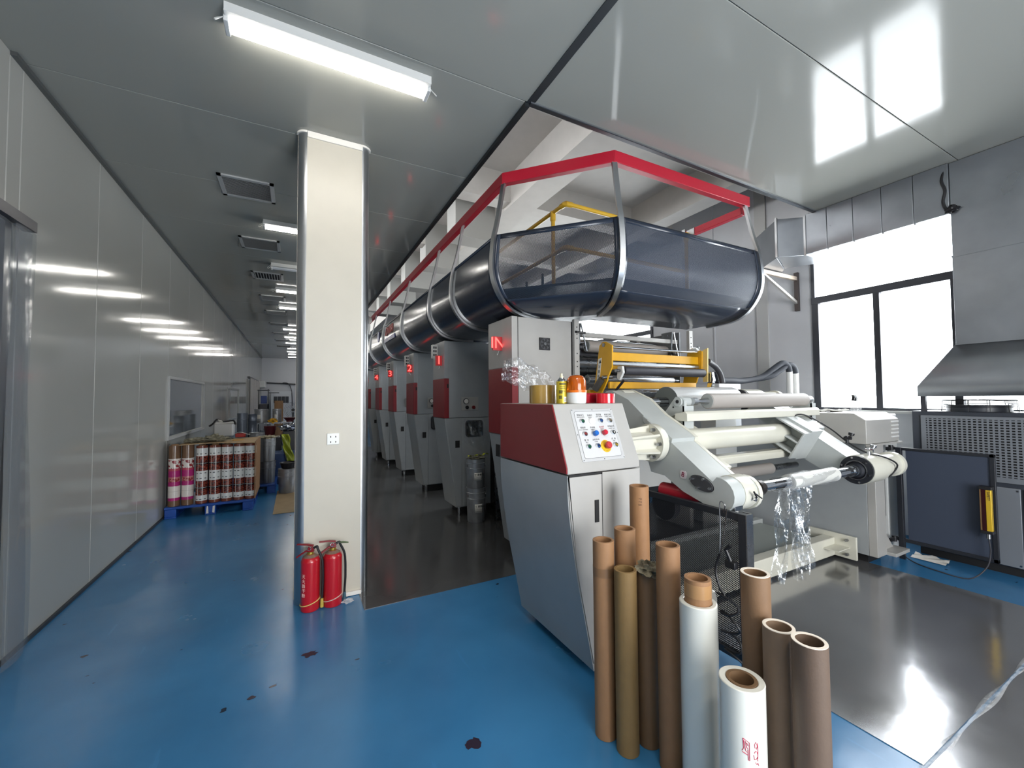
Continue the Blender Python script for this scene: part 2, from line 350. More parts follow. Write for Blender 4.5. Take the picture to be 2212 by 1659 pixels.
obj('faceplate', G().box(.217, .307, 3.506, 3.517, 1.193, 1.284), mat('socket_white', (232, 232, 226), .35), t, bevel=.004)
for z in (1.255, 1.215):
    g = G()
    for dx in (-.018, .018): g.box(.262+dx-.003, .262+dx+.003, 3.5045, 3.5065, z-.006, z+.006)
    obj('slot', g, M_dark, t, kind='stuff')
# fluorescent lamps in a row along the aisle
def lamp(loc):
    t = thing('ceiling_lamp', loc, 'x', 'lamp', 'twin tube lamps in a row along the ceiling'); x, y, z = loc
    obj('housing', G().box(x-.56, x+.56, y-.085, y-.045, z-.05, z).box(x-.56, x+.56, y-.045, y+.06, z-.012, z), M_white, t)
    for dy in (-.012, .040):
        obj('tube', G().cyl((x-.55, y+dy, z-.055), (x+.55, y+dy, z-.055), .0155, seg=14), M_tube, t)
    for sx in (-1, 1):
        obj('lamp_holder', G().box(x+sx*.555-.012, x+sx*.555+.012, y-.05, y+.065, z-.075, z-.012), M_white, t, bevel=.004)
        obj('wire', G().wire(smooth_path([(x+sx*.565, y-.04, z-.05), (x+sx*.60, y-.05, z-.09), (x+sx*.605, y-.02, z-.06), (x+sx*.57, y, z-.02)]), .003, 6), M_white, t)
    return t
lp = lamp((.205, 2.63, 3.65)); lp['label'] = 'long twin tube lamp nearest the camera, brightest on the ceiling'
lys = [5.58, 7.29, 8.82, 10.42, 13.6, 15.3, 16.9, 19.9, 22.4]
nm = ['lit twin tube lamp behind the pillar, second along the ceiling', 'unlit slim tube lamp beyond the second ceiling vent', 'lit tube lamp beside the third ceiling vent', 'lit tube lamp just past the fourth ceiling vent',
      'lit tube lamp beyond the sixth ceiling vent', 'lit tube lamp third from the far end of the ceiling row', 'small lit lamp near the far wall, before the last pair', 'small lit lamp, last but one before the back wall', 'smallest lit lamp right above the back wall']
for y, s in zip(lys, nm):
    d = dup(lp, (.205, y, 3.65), s)
    if 'unlit' in s:
        for ch in d.children:
            if ch.name.startswith('tube'):
                ch.data = ch.data.copy(); ch.data.materials.clear(); ch.data.materials.append(mat('unlit_tube', (215, 218, 222), .25))
# ceiling vents
M_vent = mat('vent_paint', (168, 170, 170), .45)
def vent(y, across, s):
    t = thing('air_vent', (-.43, y, 3.65), s, 'vent', 'air vents along the ceiling'); x0, x1, y0, y1 = -.67, -.21, y-.225, y+.225
    obj('frame', G().box(x0, x1, y0, y0+.035, 3.636, 3.652).box(x0, x1, y1-.035, y1, 3.636, 3.652).box(x0, x0+.035, y0, y1, 3.636, 3.652).box(x1-.035, x1, y0, y1, 3.636, 3.652), M_vent, t)
    obj('backing', G().box(x0+.02, x1-.02, y0+.02, y1-.02, 3.648, 3.653), M_dark, t)
    n = 16 if y < 8 else 10
    for i in range(n):
        if across:
            x = x0+.05+(x1-x0-.1)*i/(n-1); obj('slat', G().box(x-.005, x+.005, y0+.035, y1-.035, 3.638, 3.649), M_vent, t)
        else:
            q = y0+.05+(y1-y0-.1)*i/(n-1); obj('slat', G().prism([(x0+.035, q-.007, 3.637), (x0+.035, q-.004, 3.637), (x0+.035, q+.007, 3.649), (x0+.035, q+.004, 3.649)], (x1-x0-.07, 0, 0)), M_vent, t)
ords = ['nearest ceiling vent, large slatted grille left of the pillar top', 'second ceiling vent, slatted grille just past the second lamp', 'third ceiling vent, dark grille with blades set crosswise', 'fourth ceiling vent, between two lit lamps',
        'fifth ceiling vent along the aisle', 'sixth ceiling vent along the aisle', 'seventh ceiling vent, thin and dark far away', 'eighth ceiling vent, last but one before the back wall', 'farthest ceiling vent, a thin dark line']
for i, y in enumerate((4.77, 6.41, 8.03, 9.75, 11.35, 13.1, 14.9, 16.6, 18.4)): vent(y, i == 2, ords[i])
# ------------------------------------------------------------------ printing units
M_wg = mat('window_dark', (38, 40, 42), .08, spec=.9)
def side_cabinet(name, y0, y1, x1, label, sign, group=None, infeed=False):
    t = thing(name, (1.708, y0, 0), label, 'press unit' if not infeed else 'cabinet', group)
    xu, xb, zt, zm, zr = 1.708, 1.868, 2.30, 1.288, 1.81
    if infeed: xu, xb, zt, zm, zr = 1.737, 1.90, 2.297, 1.20, 1.835
    xs = xu+.057
    obj('upper_body', G().box(xu, x1, y0, y1, zm+.004, zt), M_light if infeed else M_grey, t, bevel=.004)
    obj('edge_panel', G().box(xu-.004, xs, y0-.006, y1-.004, zr, zt+.001), M_light if infeed else M_grey, t, bevel=.003)
    obj('red_panel', G().box(xu-.006, xs+.002, y0-.009, y1-.004, zm+.003, zr-.002), M_red, t, bevel=.004, label='red side panel')
    obj('lower_body', G().py(y0+.004, y1, [(xu+.003, zm), (xb, .12), (x1, .12), (x1, zm)]), M_grey, t, bevel=.004)
    obj('plinth', G().box(xb+.1, x1-.05, y0+.08, y1-.05, .004, .122), M_dark, t)
    if not infeed: obj('press_light_block', G().box(x1, 4.0, y0+.02, y1-.02, .12, 2.0).box(x1+.1, 3.9, y0+.1, y1-.1, 0, .13), M_dark, t)  # hidden press works as plain dark boxes, added to block light
    obj('foot', G().cyl((xb+.06, y0+.06, .004), (xb+.06, y0+.06, .122), .022), M_steel, t)
    obj('slot_cover', G().box(xs-.026, xs-.006, y0-.012, y0-.006, 1.685, 1.735) if not infeed else G().box(xu-.007, xu-.001, y0+.26, y0+.34, .985, 1.10), M_dark, t)
    # flag sign that stands out from the aisle face
    if not infeed:
        xd = 1.944
        obj('door', G().prism([(xu+.012, y0-.004, zm-.008), (xb+.006, y0-.004, .13), (xd-.004, y0-.004, .13), (xd-.004, y0-.004, zm-.008)], (0, .01, 0)), M_grey, t, bevel=.003)
        h = obj('handle_recess', G().box(1.852, 1.912, y0-.007, y0-.002, .90, .993), M_dark, t)
        obj('door', G().box(xd+.003, x1-.004, y0-.004, y0+.006, .13, zm-.008), M_grey, t, bevel=.003)
        w = obj('inspection_window', G().prism([(xx, y0-.012, zz) for xx, zz in rr(1.994, 2.247, 1.03, 1.255, .045)], (0, .01, 0)), M_rubber, t)
        obj('pane', G().prism([(xx, y0-.015, zz) for xx, zz in rr(2.01, 2.231, 1.046, 1.239, .035)], (0, .004, 0)), M_wg, w)
        gp = obj('gauge_panel', G().box(1.938, 2.182, y0-.006, y0, 1.385, 1.565), M_light, t, bevel=.003)
        obj('gauge', G().cyl((2.003, y0-.02, 1.508), (2.003, y0-.004, 1.508), .038, seg=24), M_black, gp)
        obj('dial', G().cyl((2.003, y0-.0215, 1.508), (2.003, y0-.019, 1.508), .031, seg=24), M_paper, gp)
        for xx, m in ((2.014, M_black), (2.107, mat('knob_red', (110, 20, 24), .4))): obj('knob', G().cyl((xx, y0-.03, 1.427), (xx, y0-.004, 1.427), .022, seg=18), m, gp)
        sb = obj('switch_box', G().box(xu-.075, xu-.002, y0+.28, y0+.35, 2.09, 2.28), M_white, t, bevel=.006)
        for i in range(3):
            for dx in (-.055, -.028): obj('button', G().box(xu+dx-.009, xu+dx+.009, y0+.275, y0+.281, 2.125+.05*i, 2.155+.05*i), M_black, sb)
        sx, sy, sz, w_ = xu-.052, y0+.07, 2.045, .085
    else:
        obj('seam', G().box(1.797, 1.803, y0-.002, y0+.004, zm, zt), M_dark, t)
        f = obj('fan_grille', G().box(2.026, 2.144, y0-.014, y0, 2.0, 2.117), M_black, t, bevel=.003)
        obj('hub', G().cyl((2.085, y0-.02, 2.058), (2.085, y0-.013, 2.058), .014, seg=16), mat('hub_grey', (90, 92, 94), .5), f)
        for i in range(7):
            a = 2*PI*i/7; dx, dz = math.cos(a), math.sin(a)
            obj('blade', G().prism([(2.085+.016*dx, y0-.0145, 2.058+.016*dz), (2.085+.05*dx-.012*dz, y0-.0145, 2.058+.05*dz+.012*dx), (2.085+.05*dx+.012*dz, y0-.0145, 2.058+.05*dz-.012*dx)], (0, -.003, 0)), mat('blade_grey', (62, 63, 66), .5), f)
        obj('ring', G().pipe((2.085, y0-.017, 2.058), (2.085, y0-.012, 2.058), .054, .049), MC['blade_grey'], f)
        sx, sy, sz, w_ = xu-.05, y0+.19, 2.065, .095
    s = obj('number_sign', G().box(sx-w_/2, sx+w_/2, sy, sy+.02, sz-.065, sz+.065), mat('sign_red', (150, 30, 34), .4, emit=.5), t)
    text('digit', sign, .15, frame_m((sx, sy-.003, sz), *FACE_Y), M_redlight, s)
    obj('sign_arm', G().box(sx+w_/2-.01, xu, sy+.004, sy+.014, sz-.008, sz+.008).cyl((sx, sy+.01, sz-.11), (sx+.02, sy+.01, sz-.06), .004), M_steel, t)
    return t
def rr(x0, x1, z0, z1, r, n=5):
    out = []
    for cx, cz, a in ((x1-r, z1-r, 0), (x0+r, z1-r, PI/2), (x0+r, z0+r, PI), (x1-r, z0+r, 1.5*PI)):
        out += [(cx+r*math.cos(a+PI/2*i/n), cz+r*math.sin(a+PI/2*i/n)) for i in range(n+1)]
    return out
gl = 'grey and red press units along the aisle'
u1 = side_cabinet('printing_unit', 5.12, 5.61, 2.36, 'nearest press unit, glowing digit one, behind the stacked pails', '1', gl)
for k in range(1, 5):
    s = str(k+1); d = dup(u1, (1.708, 5.12+1.57*k, 0), ('second press unit from the front, glowing digit two', 'third press unit from the front, glowing digit three', 'fourth press unit from the front, glowing digit four')[k-1] if k < 4 else 'farthest grey press unit, only its edge showing beside the pillar', gl)
    for ch in d.children_recursive:
        if ch.name.startswith('digit'):
            q = text('digit', s, .15, Matrix(), M_redlight, None); ch.data = q.data; bpy.data.objects.remove(q)
side_cabinet('infeed_cabinet', 3.29, 3.80, 2.40, 'tall light grey and red cabinet with the glowing letters IN and a fan grille', 'IN', infeed=True)
# plastic sheet taped over the door of unit 1
def sheet(u, v):
    x = 1.96+.42*u+.05*(1-v)*(u > .8); z = 1.275-.55*(1-v)*(.55+.45*u)
    return (x, 5.092-.012*math.sin(u*19+v*3)-.01*math.sin(v*13+u*7)-.02*(1-v), z)
solo('plastic_sheet', G().grid(sheet, 40, 24), film('cling_film', amount=.08, rough=.1, bump=.8, bscale=22, metal=1.), 'clear plastic sheet hanging over the window of unit 1', 'plastic', loc=(2.17, 5.09, .9))
t = thing('steel_post', (2.30, 4.75, 0), 'perforated grey steel post behind the stacked pails', 'post')
obj('angle', G().box(2.24, 2.36, 4.74, 4.748, .004, 1.0).box(2.24, 2.248, 4.70, 4.748, .004, 1.0), M_steel, t)
for z in (.25, .4, .55, .7, .85):
    for x in (2.27, 2.32): obj('hole', G().cyl((x, 4.738, z), (x, 4.741, z), .008, seg=10), M_dark, t)
obj('bolt', G().axis((2.30, 4.74, .33), (0, -1, 0), [(0, .02), (.02, .02)], 6), M_steel, t)
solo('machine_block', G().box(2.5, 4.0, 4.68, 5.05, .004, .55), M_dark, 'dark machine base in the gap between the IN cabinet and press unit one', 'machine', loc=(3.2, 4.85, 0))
# two stacked tin pails
def pail(loc, r, h, label, group, txt=True, m=None, lid=False, sc=1.):
    x, y, z = loc; t = thing('tin_pail', loc, label, 'pail', group); m = m or M_tin
    pr = [(0, r*.91), (.006, r*.93), (h*.66, r*.99), (h*.665, r*1.025), (h*.69, r*1.025), (h*.70, r*.99), (h*.83, r*1.0), (h*.835, r*1.035), (h*.86, r*1.035), (h*.87, r*1.0), (h*.975, r*1.01), (h*.98, r*1.05), (h, r*1.05), (h, r*.98), (h*.97, r*.97)]
    obj('shell', G().axis((x, y, z), (0, 0, 1), pr, 36, (True, not lid and False or True)), m, t)
    obj('seam', G().box(x+r*.35, x+r*.37, y-r*.96, y-r*.9, z+.01, z+h*.66), M_steel, t)
    for a in (-1, 1): obj('ear', G().cyl((x+a*r*.99, y-.02, z+h*.77), (x+a*r*1.05, y-.02, z+h*.77), .013, seg=12), M_steel, t)
    obj('bail', G().wire([(x+r*1.03*math.cos(a), y-.02-abs(math.sin(a))*r*.55, z+h*.77-r*.75*math.sin(a)) for a in [PI*i/16 for i in range(17)]], .0025, 6), M_steel, t)
    if txt:
        a0 = -PI/2-.1
        lb = obj('paper_label', G().grid(lambda u, v: (x+(r*1.0)*math.cos(a0-.42+.84*u), y+r*1.0*math.sin(a0-.42+.84*u), z+h*(.28+.26*v)), 10, 2), M_paper, t, solid=.001)
        text('lettering', '丁 聚氨酯', r*.25, frame_m((x+.0, y-r*1.012, z+h*.47), *FACE_Y), M_ink, lb)
        text('lettering', '--------------', r*.14, frame_m((x, y-r*1.012, z+h*.40), *FACE_Y), M_ink, lb)
        text('lettering', '------------', r*.14, frame_m((x, y-r*1.012, z+h*.33), *FACE_Y), M_ink, lb)
    return t
pail((2.035, 4.86, .004), .118, .42, 'lower tin pail of the two stacked before press unit 1', 'stacked tin pails')
pail((2.03, 4.86, .424), .118, .36, 'upper tin pail of the stack before press unit 1, yellow rag on top', 'stacked tin pails')
def crumple(c, r, sc, seed, n=14, amp=.35):
    rnd = random.Random(seed); g = G(); ph = [rnd.random()*6 for _ in range(9)]
    def f(u, v):
        a, e = 2*PI*u, PI*(v-.5); k = 1+amp*(math.sin(3*a+ph[0])*math.sin(5*e+ph[1])+.6*math.sin(7*a+ph[2]+3*e)*math.cos(2*e)+.5*math.sin(11*e+ph[3]+2*a)*.6)
        return (c[0]+r*k*math.cos(a)*math.cos(e)*sc[0], c[1]+r*k*math.sin(a)*math.cos(e)*sc[1], c[2]+r*k*math.sin(e)*sc[2])
    return g.grid(f, n*2, n)
solo('rag', crumple((2.03, 4.83, .80), .085, (1.2, 1, .22), 3), mat('rag_grey', (120, 118, 104), .9, var=.5, vscale=30), 'crumpled grey rag on the upper stacked pail', 'rag', loc=(2.03, 4.83, .79))
solo('yellow_ribbon', G().grid(lambda u, v: (1.92+.30*u, 4.82+.02*math.sin(u*9)+.035*v, .815+.02*u+.012*math.sin(u*17+v)), 24, 2), mat('ribbon_yellow', (180, 190, 40), .5), 'yellow plastic ribbon lying across the upper pail', 'ribbon', loc=(2.05, 4.83, .82))
# ------------------------------------------------------------------ the catwalk with its curved mesh guard
R3 = 3.535-.05
cw = thing('catwalk', (2.0, 3.2, 2.33), 'overhead catwalk with dark curved mesh guard and red handrail around the press', 'catwalk')
PF = [(.118, 2.975), (.135, 2.88), (.148, 2.76), (.149, 2.66), (.128, 2.565), (.075, 2.475), (.005, 2.405), (-.085, 2.358), (-.18, 2.335), (-.30, 2.325), (-.70, 2.325)]
PT = smooth_path([(d, 0, z) for d, z in PF[:9]], 4)
PT = [(p.x, p.z) for p in PT]+[(-.30, 2.327), (-.45, 2.325), (-.72, 2.325)]
STR = [(0.0, 3.47), (.03, 3.33), (.065, 3.17), (.10, 3.03)]+PT[:-1]
K1, K2, E1, B1 = Vector((1.65, 3.243)), Vector((2.30, 2.535)), Vector((4.0, 2.52)), Vector((1.65, 12.6))
n1 = Vector((-1, 0)); dch = (K2-K1).normalized(); n2 = Vector((dch.y, -dch.x)); n2 = n2 if n2.x < 0 else -n2
n3 = Vector((0, -1)); m1 = (n1+n2)/(1+n1.dot(n2)); m2 = (n2+n3)/(1+n2.dot(n3))
def skin(A, mA, B, mB, prof, cut=0.):
    pts = [(d, z) for d, z in prof]; acc = [0.]
    for a, c in zip(pts, pts[1:]): acc.append(acc[-1]+math.hypot(c[0]-a[0], c[1]-a[1]))
    Ln = (B-A).length
    def at(u, d, z): p = A.lerp(B, u)+mA.lerp(mB, u)*d; return (p.x, p.y, z)
    g = G(); lay = g.b.loops.layers.uv.verify(); nu = 10
    V = [[g.b.verts.new(at(i/nu, d, z)) for d, z in pts] for i in range(nu+1)]
    for i in range(nu):
        for j in range(len(pts)-1):
            f = g.b.faces.new((V[i][j], V[i+1][j], V[i+1][j+1], V[i][j+1]))
            for lp_, (a, c) in zip(f.loops, ((i, j), (i+1, j), (i+1, j+1), (i, j+1))): lp_[lay].uv = (a/nu*Ln, acc[c])
    return g
M_perf = holes(mat('perforated_sheet', (46, 52, 62), .3), 2*PI/.011/1, .32)
M_perf2 = holes(mat('perforated_front', (56, 63, 76), .3), 2*PI/.009/1, .68)
sy = [3.243, 4.244, 5.10, 6.65, 8.22, 9.79, 11.36, 12.6]
for a, c in zip(sy, sy[1:]):
    A, Bq = Vector((1.65, a)), Vector((1.65, c)); obj('guard_panel', skin(A, m1 if a == sy[0] else n1, Bq, n1, PT), M_navy, cw, solid=.003)
k_top = 4
PTu = [p for p in PT if p[1] > 2.42]; PTl = [p for p in PT if p[1] <= 2.52]
obj('guard_panel', skin(K1, m1, K2, m2, PTu), M_perf, cw, label='see-through perforated corner panel')
obj('guard_panel', skin(K1, m1, K2, m2, [PTu[-1]]+[p for p in PT if p[1] <= 2.42]), M_navy, cw, solid=.003)
obj('guard_panel', skin(K2, m2, E1, n3, PTu), M_perf2, cw, label='half see-through perforated front panel')
obj('guard_panel', skin(K2, m2, E1, n3, [PTu[-1]]+[p for p in PT if p[1] <= 2.42]), M_navy, cw, solid=.003)
# solid borders of the mesh panels
def off(A, mA, B, mB, u, d, z):
    p = A.lerp(B, u)+mA.lerp(mB, u)*d; return Vector((p.x, p.y, z))
def border(A, mA, B, mB, us, prof):
    g = G(); V = [[g.b.verts.new(off(A, mA, B, mB, u, d+.004, z)) for d, z in prof] for u in us]
    for j in range(len(prof)-1): g.b.faces.new((V[0][j], V[1][j], V[1][j+1], V[0][j+1]))
    return g
for A, mA, B, mB in ((K1, m1, K2, m2), (K2, m2, E1, n3)):
    w = .05/(B-A).length
    obj('panel_border', border(A, mA, B, mB, (0, w), PTu), M_navy, cw, solid=.003); obj('panel_border', border(A, mA, B, mB, (1-w, 1), PTu), M_navy, cw, solid=.003)
    obj('panel_border', border(A, mA, B, mB, (0, 1), [PTu[0], (PTu[0][0]+.006, PTu[0][1]-.045)]), M_navy, cw, solid=.003)
obj('panel_border', border(Vector((1.65, 3.243)), m1, Vector((1.65, 12.6)), n1, (0, 1), [PTu[0], (PTu[0][0]+.006, PTu[0][1]-.03)]), M_navy, cw, solid=.003)
# bent straps from the handrail round under the guard
def strap(P, m, along, prof=STR, w=.021, th=.026):
    along = Vector(along).normalized(); m3 = Vector((m.x, m.y, 0)); rs = []; n = len(prof)
    for i, (d, z) in enumerate(prof):
        a, c = prof[max(i-1, 0)], prof[min(i+1, n-1)]; tx, tz = c[0]-a[0], c[1]-a[1]; l = math.hypot(tx, tz); nx, nz = -tz/l, tx/l
        if nx < 0 and i < 5: nx, nz = -nx, -nz
        nx, nz = -tz/l, tx/l
        q = Vector((P.x, P.y, z))+m3*d; nn = m3.normalized()*nx+Vector((0, 0, nz))
        rs.append([q+along*w+nn*.002, q+along*w+nn*th, q-along*w+nn*th, q-along*w+nn*.002])
    obj('strap', G().rings(rs), M_alu, cw)
for y in sy[1:]: strap(Vector((1.65, y)), n1, (0, 1, 0))
strap(K1, m1, (m1.y, -m1.x, 0)); strap(K2, m2, (m2.y, -m2.x, 0)); strap(E1, n3, (1, 0, 0))
# handrail of red box section
def rail(A, mA, B, mB, z0=3.47, z1=3.57, w=.03):
    g = G(); c = [A+mA*w, A-mA*w, B-mB*w, B+mB*w]; g.pz(z0, z1, [(p.x, p.y) for p in c]); obj('handrail', g, M_railred, cw, bevel=.004, label='red handrail')
rail(K1, m1, B1, n1); rail(K1, m1, K2, m2); rail(K2, m2, E1+Vector((.06, 0)), n3)
obj('handrail', G().box(4.0, 4.06, 2.55, 3.24, 3.40, 3.475), M_railred, cw, bevel=.004, label='red handrail')
obj('end_post', G().box(3.99, 4.05, 3.22, 3.27, 2.33, 3.50), M_alu, cw, bevel=.003)
obj('rail_bracket', G().box(3.992, 4.0, 3.10, 3.20, 3.40, 3.47), M_alu, cw)
# deck and the yellow inner railing
dk = [K1-m1*.0, K2-m2*.0, E1]
obj('deck', G().pz(2.49, 2.51, [(B1.x-.04, B1.y), (K1.x-.05, K1.y-.02), (K2.x-.03, K2.y-.05), (4.0, 2.47), (4.0, 3.24), (2.62, 3.24), (2.36, 3.5), (2.36, 12.6)]), M_navy, cw)
obj('kick_plate', G().box(2.62, 4.0, 3.235, 3.25, 2.33, 2.50).box(2.36, 2.372, 3.5, 12.6, 2.33, 2.50), M_navy, cw)
M_yp = mat('yellow_pipe', (205, 165, 50), .35)
def railpipe(z):
    obj('rail_pipe', G().wire([(2.30, 12.5, z), (2.30, 3.245, z)], .021, 14), M_yp, cw); obj('rail_pipe', G().wire([(2.30, 3.215, z), (4.0, 3.235, z)], .021, 14), M_yp, cw)
    obj('elbow', G().wire([(2.30, 3.29, z), (2.30, 3.235, z), (2.31, 3.22, z), (2.37, 3.216, z)], .028, 14), M_yp, cw)
railpipe(3.43); railpipe(3.0)
for x, y in ((2.30, 3.44), (2.30, 5.0), (2.30, 6.6), (2.30, 8.2), (3.98, 3.2)):
    obj('post', G().wire([(x, y, 2.51), (x, y, 3.43)], .02, 14), M_yp, cw); obj('tee', G().wire([(x, y, 3.345), (x, y, 3.44)], .028, 14), M_yp, cw)
for y in (3.75, 4.1, 4.45): obj('hanger', G().box(2.36, 2.38, y, y+.02, 2.52, 2.9), M_blackpaint, cw)
# maker's letters on the side of the guard
lx = 1.65-.152
text('lettering', 'DNYA', .24, frame_m((lx-.006, 7.62, 2.80), (0, -1, 0), (.16, 0, 1)), mat('letter_red', (190, 50, 40), .5), cw, .004)
g = G(); g.box(lx-.006, lx+.004, 7.15, 8.08, 2.61, 2.68); nb = obj('name_bar', g, mat('letter_blue', (30, 45, 120), .4), cw)
text('lettering', '----------', .05, frame_m((lx-.008, 7.6, 2.645), *FACE_X), M_paper, nb)
em = obj('emblem', G().axis((lx+.004, 8.72, 2.82), (-1, 0, 0), [(0, .11), (.012, .11)], 24), MC['letter_blue'], cw)
text('lettering', 'D', .1, frame_m((lx-.01, 8.72, 2.82), *FACE_X), mat('letter_pale', (90, 110, 190), .4), em)
# small emergency lamp hung beyond the guard
t = thing('emergency_lamp', (1.6, 10.4, 3.2), 'white emergency lamp box with round heads near the end of the red handrail', 'lamp')
obj('body', G().box(1.50, 1.58, 10.3, 10.75, 3.10, 3.36), M_white, t, bevel=.01)
for y in (10.4, 10.68): obj('lamp_head', G().axis((1.54, y, 3.46), (-.3, -.8, .2), [(-.05, .05), (0, .095), (.015, .1), (.02, .08)], 20), M_white, t)
obj('bracket', G().box(1.535, 1.545, 10.35, 10.7, 3.34, 3.64), M_steel, t)
# ------------------------------------------------------------------ operator console
cs_ = thing('control_console', (1.54, 2.2, 0), 'grey and red operator console with a sloped button panel', 'console')
side = [(1.44, .07), (1.425, .15), (1.38, .378), (1.345, .55), (1.318, .708), (1.295, .88), (1.284, 1.0), (1.281, 1.13)]
sp = [(p.x, p.z) for p in smooth_path([(x, 0, z) for x, z in side], 3)]
obj('lower_body', G().py(1.805, 2.6, sp+[(1.80, 1.13), (1.80, .07)]), M_light, cs_, smooth=25)
# the aisle-side skin is a separate darker panel
g = G(); V = [[(x-.004, y, z) for y in (1.803, 2.602)] for x, z in sp]
obj('side_panel', g.rings([[(x-.004, 1.802, z), (x-.004, 2.602, z), (x, 2.602, z), (x, 1.802, z)] for x, z in sp]), M_grey, cs_, smooth=25)
obj('upper_body', G().px(1.283, 1.80, [(1.805, 1.136), (1.805, 1.17), (1.94, 1.512), (2.6, 1.512), (2.6, 1.136)]), M_light, cs_, bevel=.005)
obj('red_panel', G().px(1.275, 1.284, [(1.806, 1.14), (1.806, 1.17), (1.941, 1.510), (2.60, 1.510), (2.60, 1.14)]), M_red, cs_, bevel=.003, label='red side panel')
obj('plinth', G().box(1.52, 1.76, 1.90, 2.55, .0, .07), M_dark, cs_)
dr = [(x+.004, z) for x, z in sp if z > .1]
dd = obj('door', G().py(1.798, 1.806, dr+[(1.282, 1.122), (1.508, 1.122), (1.508, .095)]), M_light, cs_, bevel=.002)
obj('handle_recess', G().box(1.455, 1.482, 1.793, 1.80, .865, .985), M_dark, dd)
obj('door_gap', G().box(1.284, 1.517, 1.803, 1.808, 1.122, 1.134).box(1.508, 1.516, 1.803, 1.808, .1, 1.128), M_dark, cs_)
sl = Vector((0, .135, .342)).normalized(); nl = Vector((0, -sl.z, sl.y)); SLEN = math.hypot(.135, .342)
def on_slope(x, v, h=0.): return Vector((x, 1.805, 1.17))+sl*(v*SLEN)+nl*h
def slope_box(x0, x1, v0, v1, h0, h1, r=0.):
    pts = rr(x0, x1, v0*SLEN, v1*SLEN, r) if r else [(x0, v0*SLEN), (x1, v0*SLEN), (x1, v1*SLEN), (x0, v1*SLEN)]
    return G().prism([Vector((x, 1.805, 1.17))+sl*q+nl*h0 for x, q in pts], nl*(h1-h0))
bp_ = obj('button_panel', slope_box(1.389, 1.696, .068, .908, 0, .004, .012), mat('panel_silver', (200, 200, 200), .35, .3), cs_, bevel=.0015)
g = slope_box(1.408, 1.677, .115, .865, .0035, .0046, .014)
obj('panel_line', g, M_ink, bp_); obj('panel_field', slope_box(1.4095, 1.6755, .119, .861, .004, .0052, .013), mat('panel_face', (205, 205, 205), .4, .2), bp_)
for x in (1.398, 1.542, 1.687):
    for v in (.09, .49, .887):
        if x != 1.542 or v != .49: obj('screw', G().axis(on_slope(x, v, .003), nl, [(0, .004), (.003, .003)], 10), M_chrome, bp_)
BC = dict(green=(20, 120, 80), white=(245, 245, 245), blue=(35, 85, 165), ivory=(215, 195, 165), red=(185, 60, 62), black=(25, 25, 28), yellow=(220, 185, 60), bred=(180, 30, 50), bblue=(25, 95, 175))
def button(x, v, c, kind='push', t1='', t2='', ink=M_ink):
    bz = obj('push_button' if kind == 'push' else 'selector_knob' if kind == 'knob' else 'key_switch' if kind == 'key' else 'indicator', G().axis(on_slope(x, v, .004), nl, [(0, .0135), (.014, .0135), (.016, .0115)], 20), M_chrome, cs_)
    m = mat('button_'+c, BC[c], .35, emit=1.2 if c == 'white' else 0)
    if kind == 'push': obj('cap', G().axis(on_slope(x, v, .014), nl, [(0, .0108), (.006, .0104)], 20), m, bz)
    elif kind == 'lamp': obj('lens', G().axis(on_slope(x, v, .01), nl, [(0, .0165), (.012, .016), (.018, .010)], 20), m, bz)
    elif kind == 'knob':
        obj('cap', G().axis(on_slope(x, v, .012), nl, [(0, .016), (.02, .0155), (.024, .012)], 8), m, bz)
    else:
        obj('cap', G().axis(on_slope(x, v, .014), nl, [(0, .011), (.006, .0105)], 20), m, bz)
        c_ = on_slope(x, v, .0205); obj('keyhole', G().prism([c_+Vector((dx, 0, 0))+sl*dz for dx, dz in ((-.002, -.006), (.002, -.006), (.003, 0), (.002, .006), (-.002, .006), (-.003, 0))], nl*.001), M_paper if c == 'black' else M_ink, bz)
    MM = frame_m(on_slope(x, v+.105, .0056), (1, 0, 0), sl); text('lettering', t1, .0125, MM, ink, bp_, .0002)
    MM = frame_m(on_slope(x, v+.073, .0056), (1, 0, 0), sl); text('lettering', t2, .0085, MM, ink, bp_, .0002)
M_rink = mat('ink_red', (150, 40, 50), .6)
for a in ((1.448, .697, 'green', 'push', '预驱动刀', 'PRE-DR KNIFE'), (1.516, .69, 'white', 'lamp', '准备好', 'READY'), (1.582, .695, 'blue', 'push', '接近轴', 'UNIT INDEX'), (1.650, .691, 'ivory', 'key', '转架正转', 'TURRET FWD'),
          (1.446, .491, 'red', 'push', '预驱停', 'RELAY UNWIND'), (1.514, .488, 'bblue', 'knob', '手动卷', 'HAND F'), (1.581, .493, 'bred', 'knob', '自动停', 'A.STOP'), (1.652, .493, 'black', 'key', '转架反转', 'TURRET REV'),
          (1.45, .291, 'green', 'push', '警  铃', 'BELL'), (1.516, .293, 'blue', 'push', '主机启动', 'START'), (1.646, .291, 'yellow', 'push', '点  动', 'JOG')):
    button(*a, ink=M_rink if a[2] == 'bred' else M_ink)
es = obj('emergency_stop', G().axis(on_slope(1.576, .285, .004), nl, [(0, .036), (.0025, .036)], 32), mat('stop_yellow', (222, 175, 30), .45), cs_)
obj('mushroom_head', G().axis(on_slope(1.578, .285, .0065), nl, [(0, .012), (.016, .012), (.017, .0205), (.027, .021), (.033, .017), (.035, .008)], 28), mat('stop_red', (176, 52, 54), .35), es)
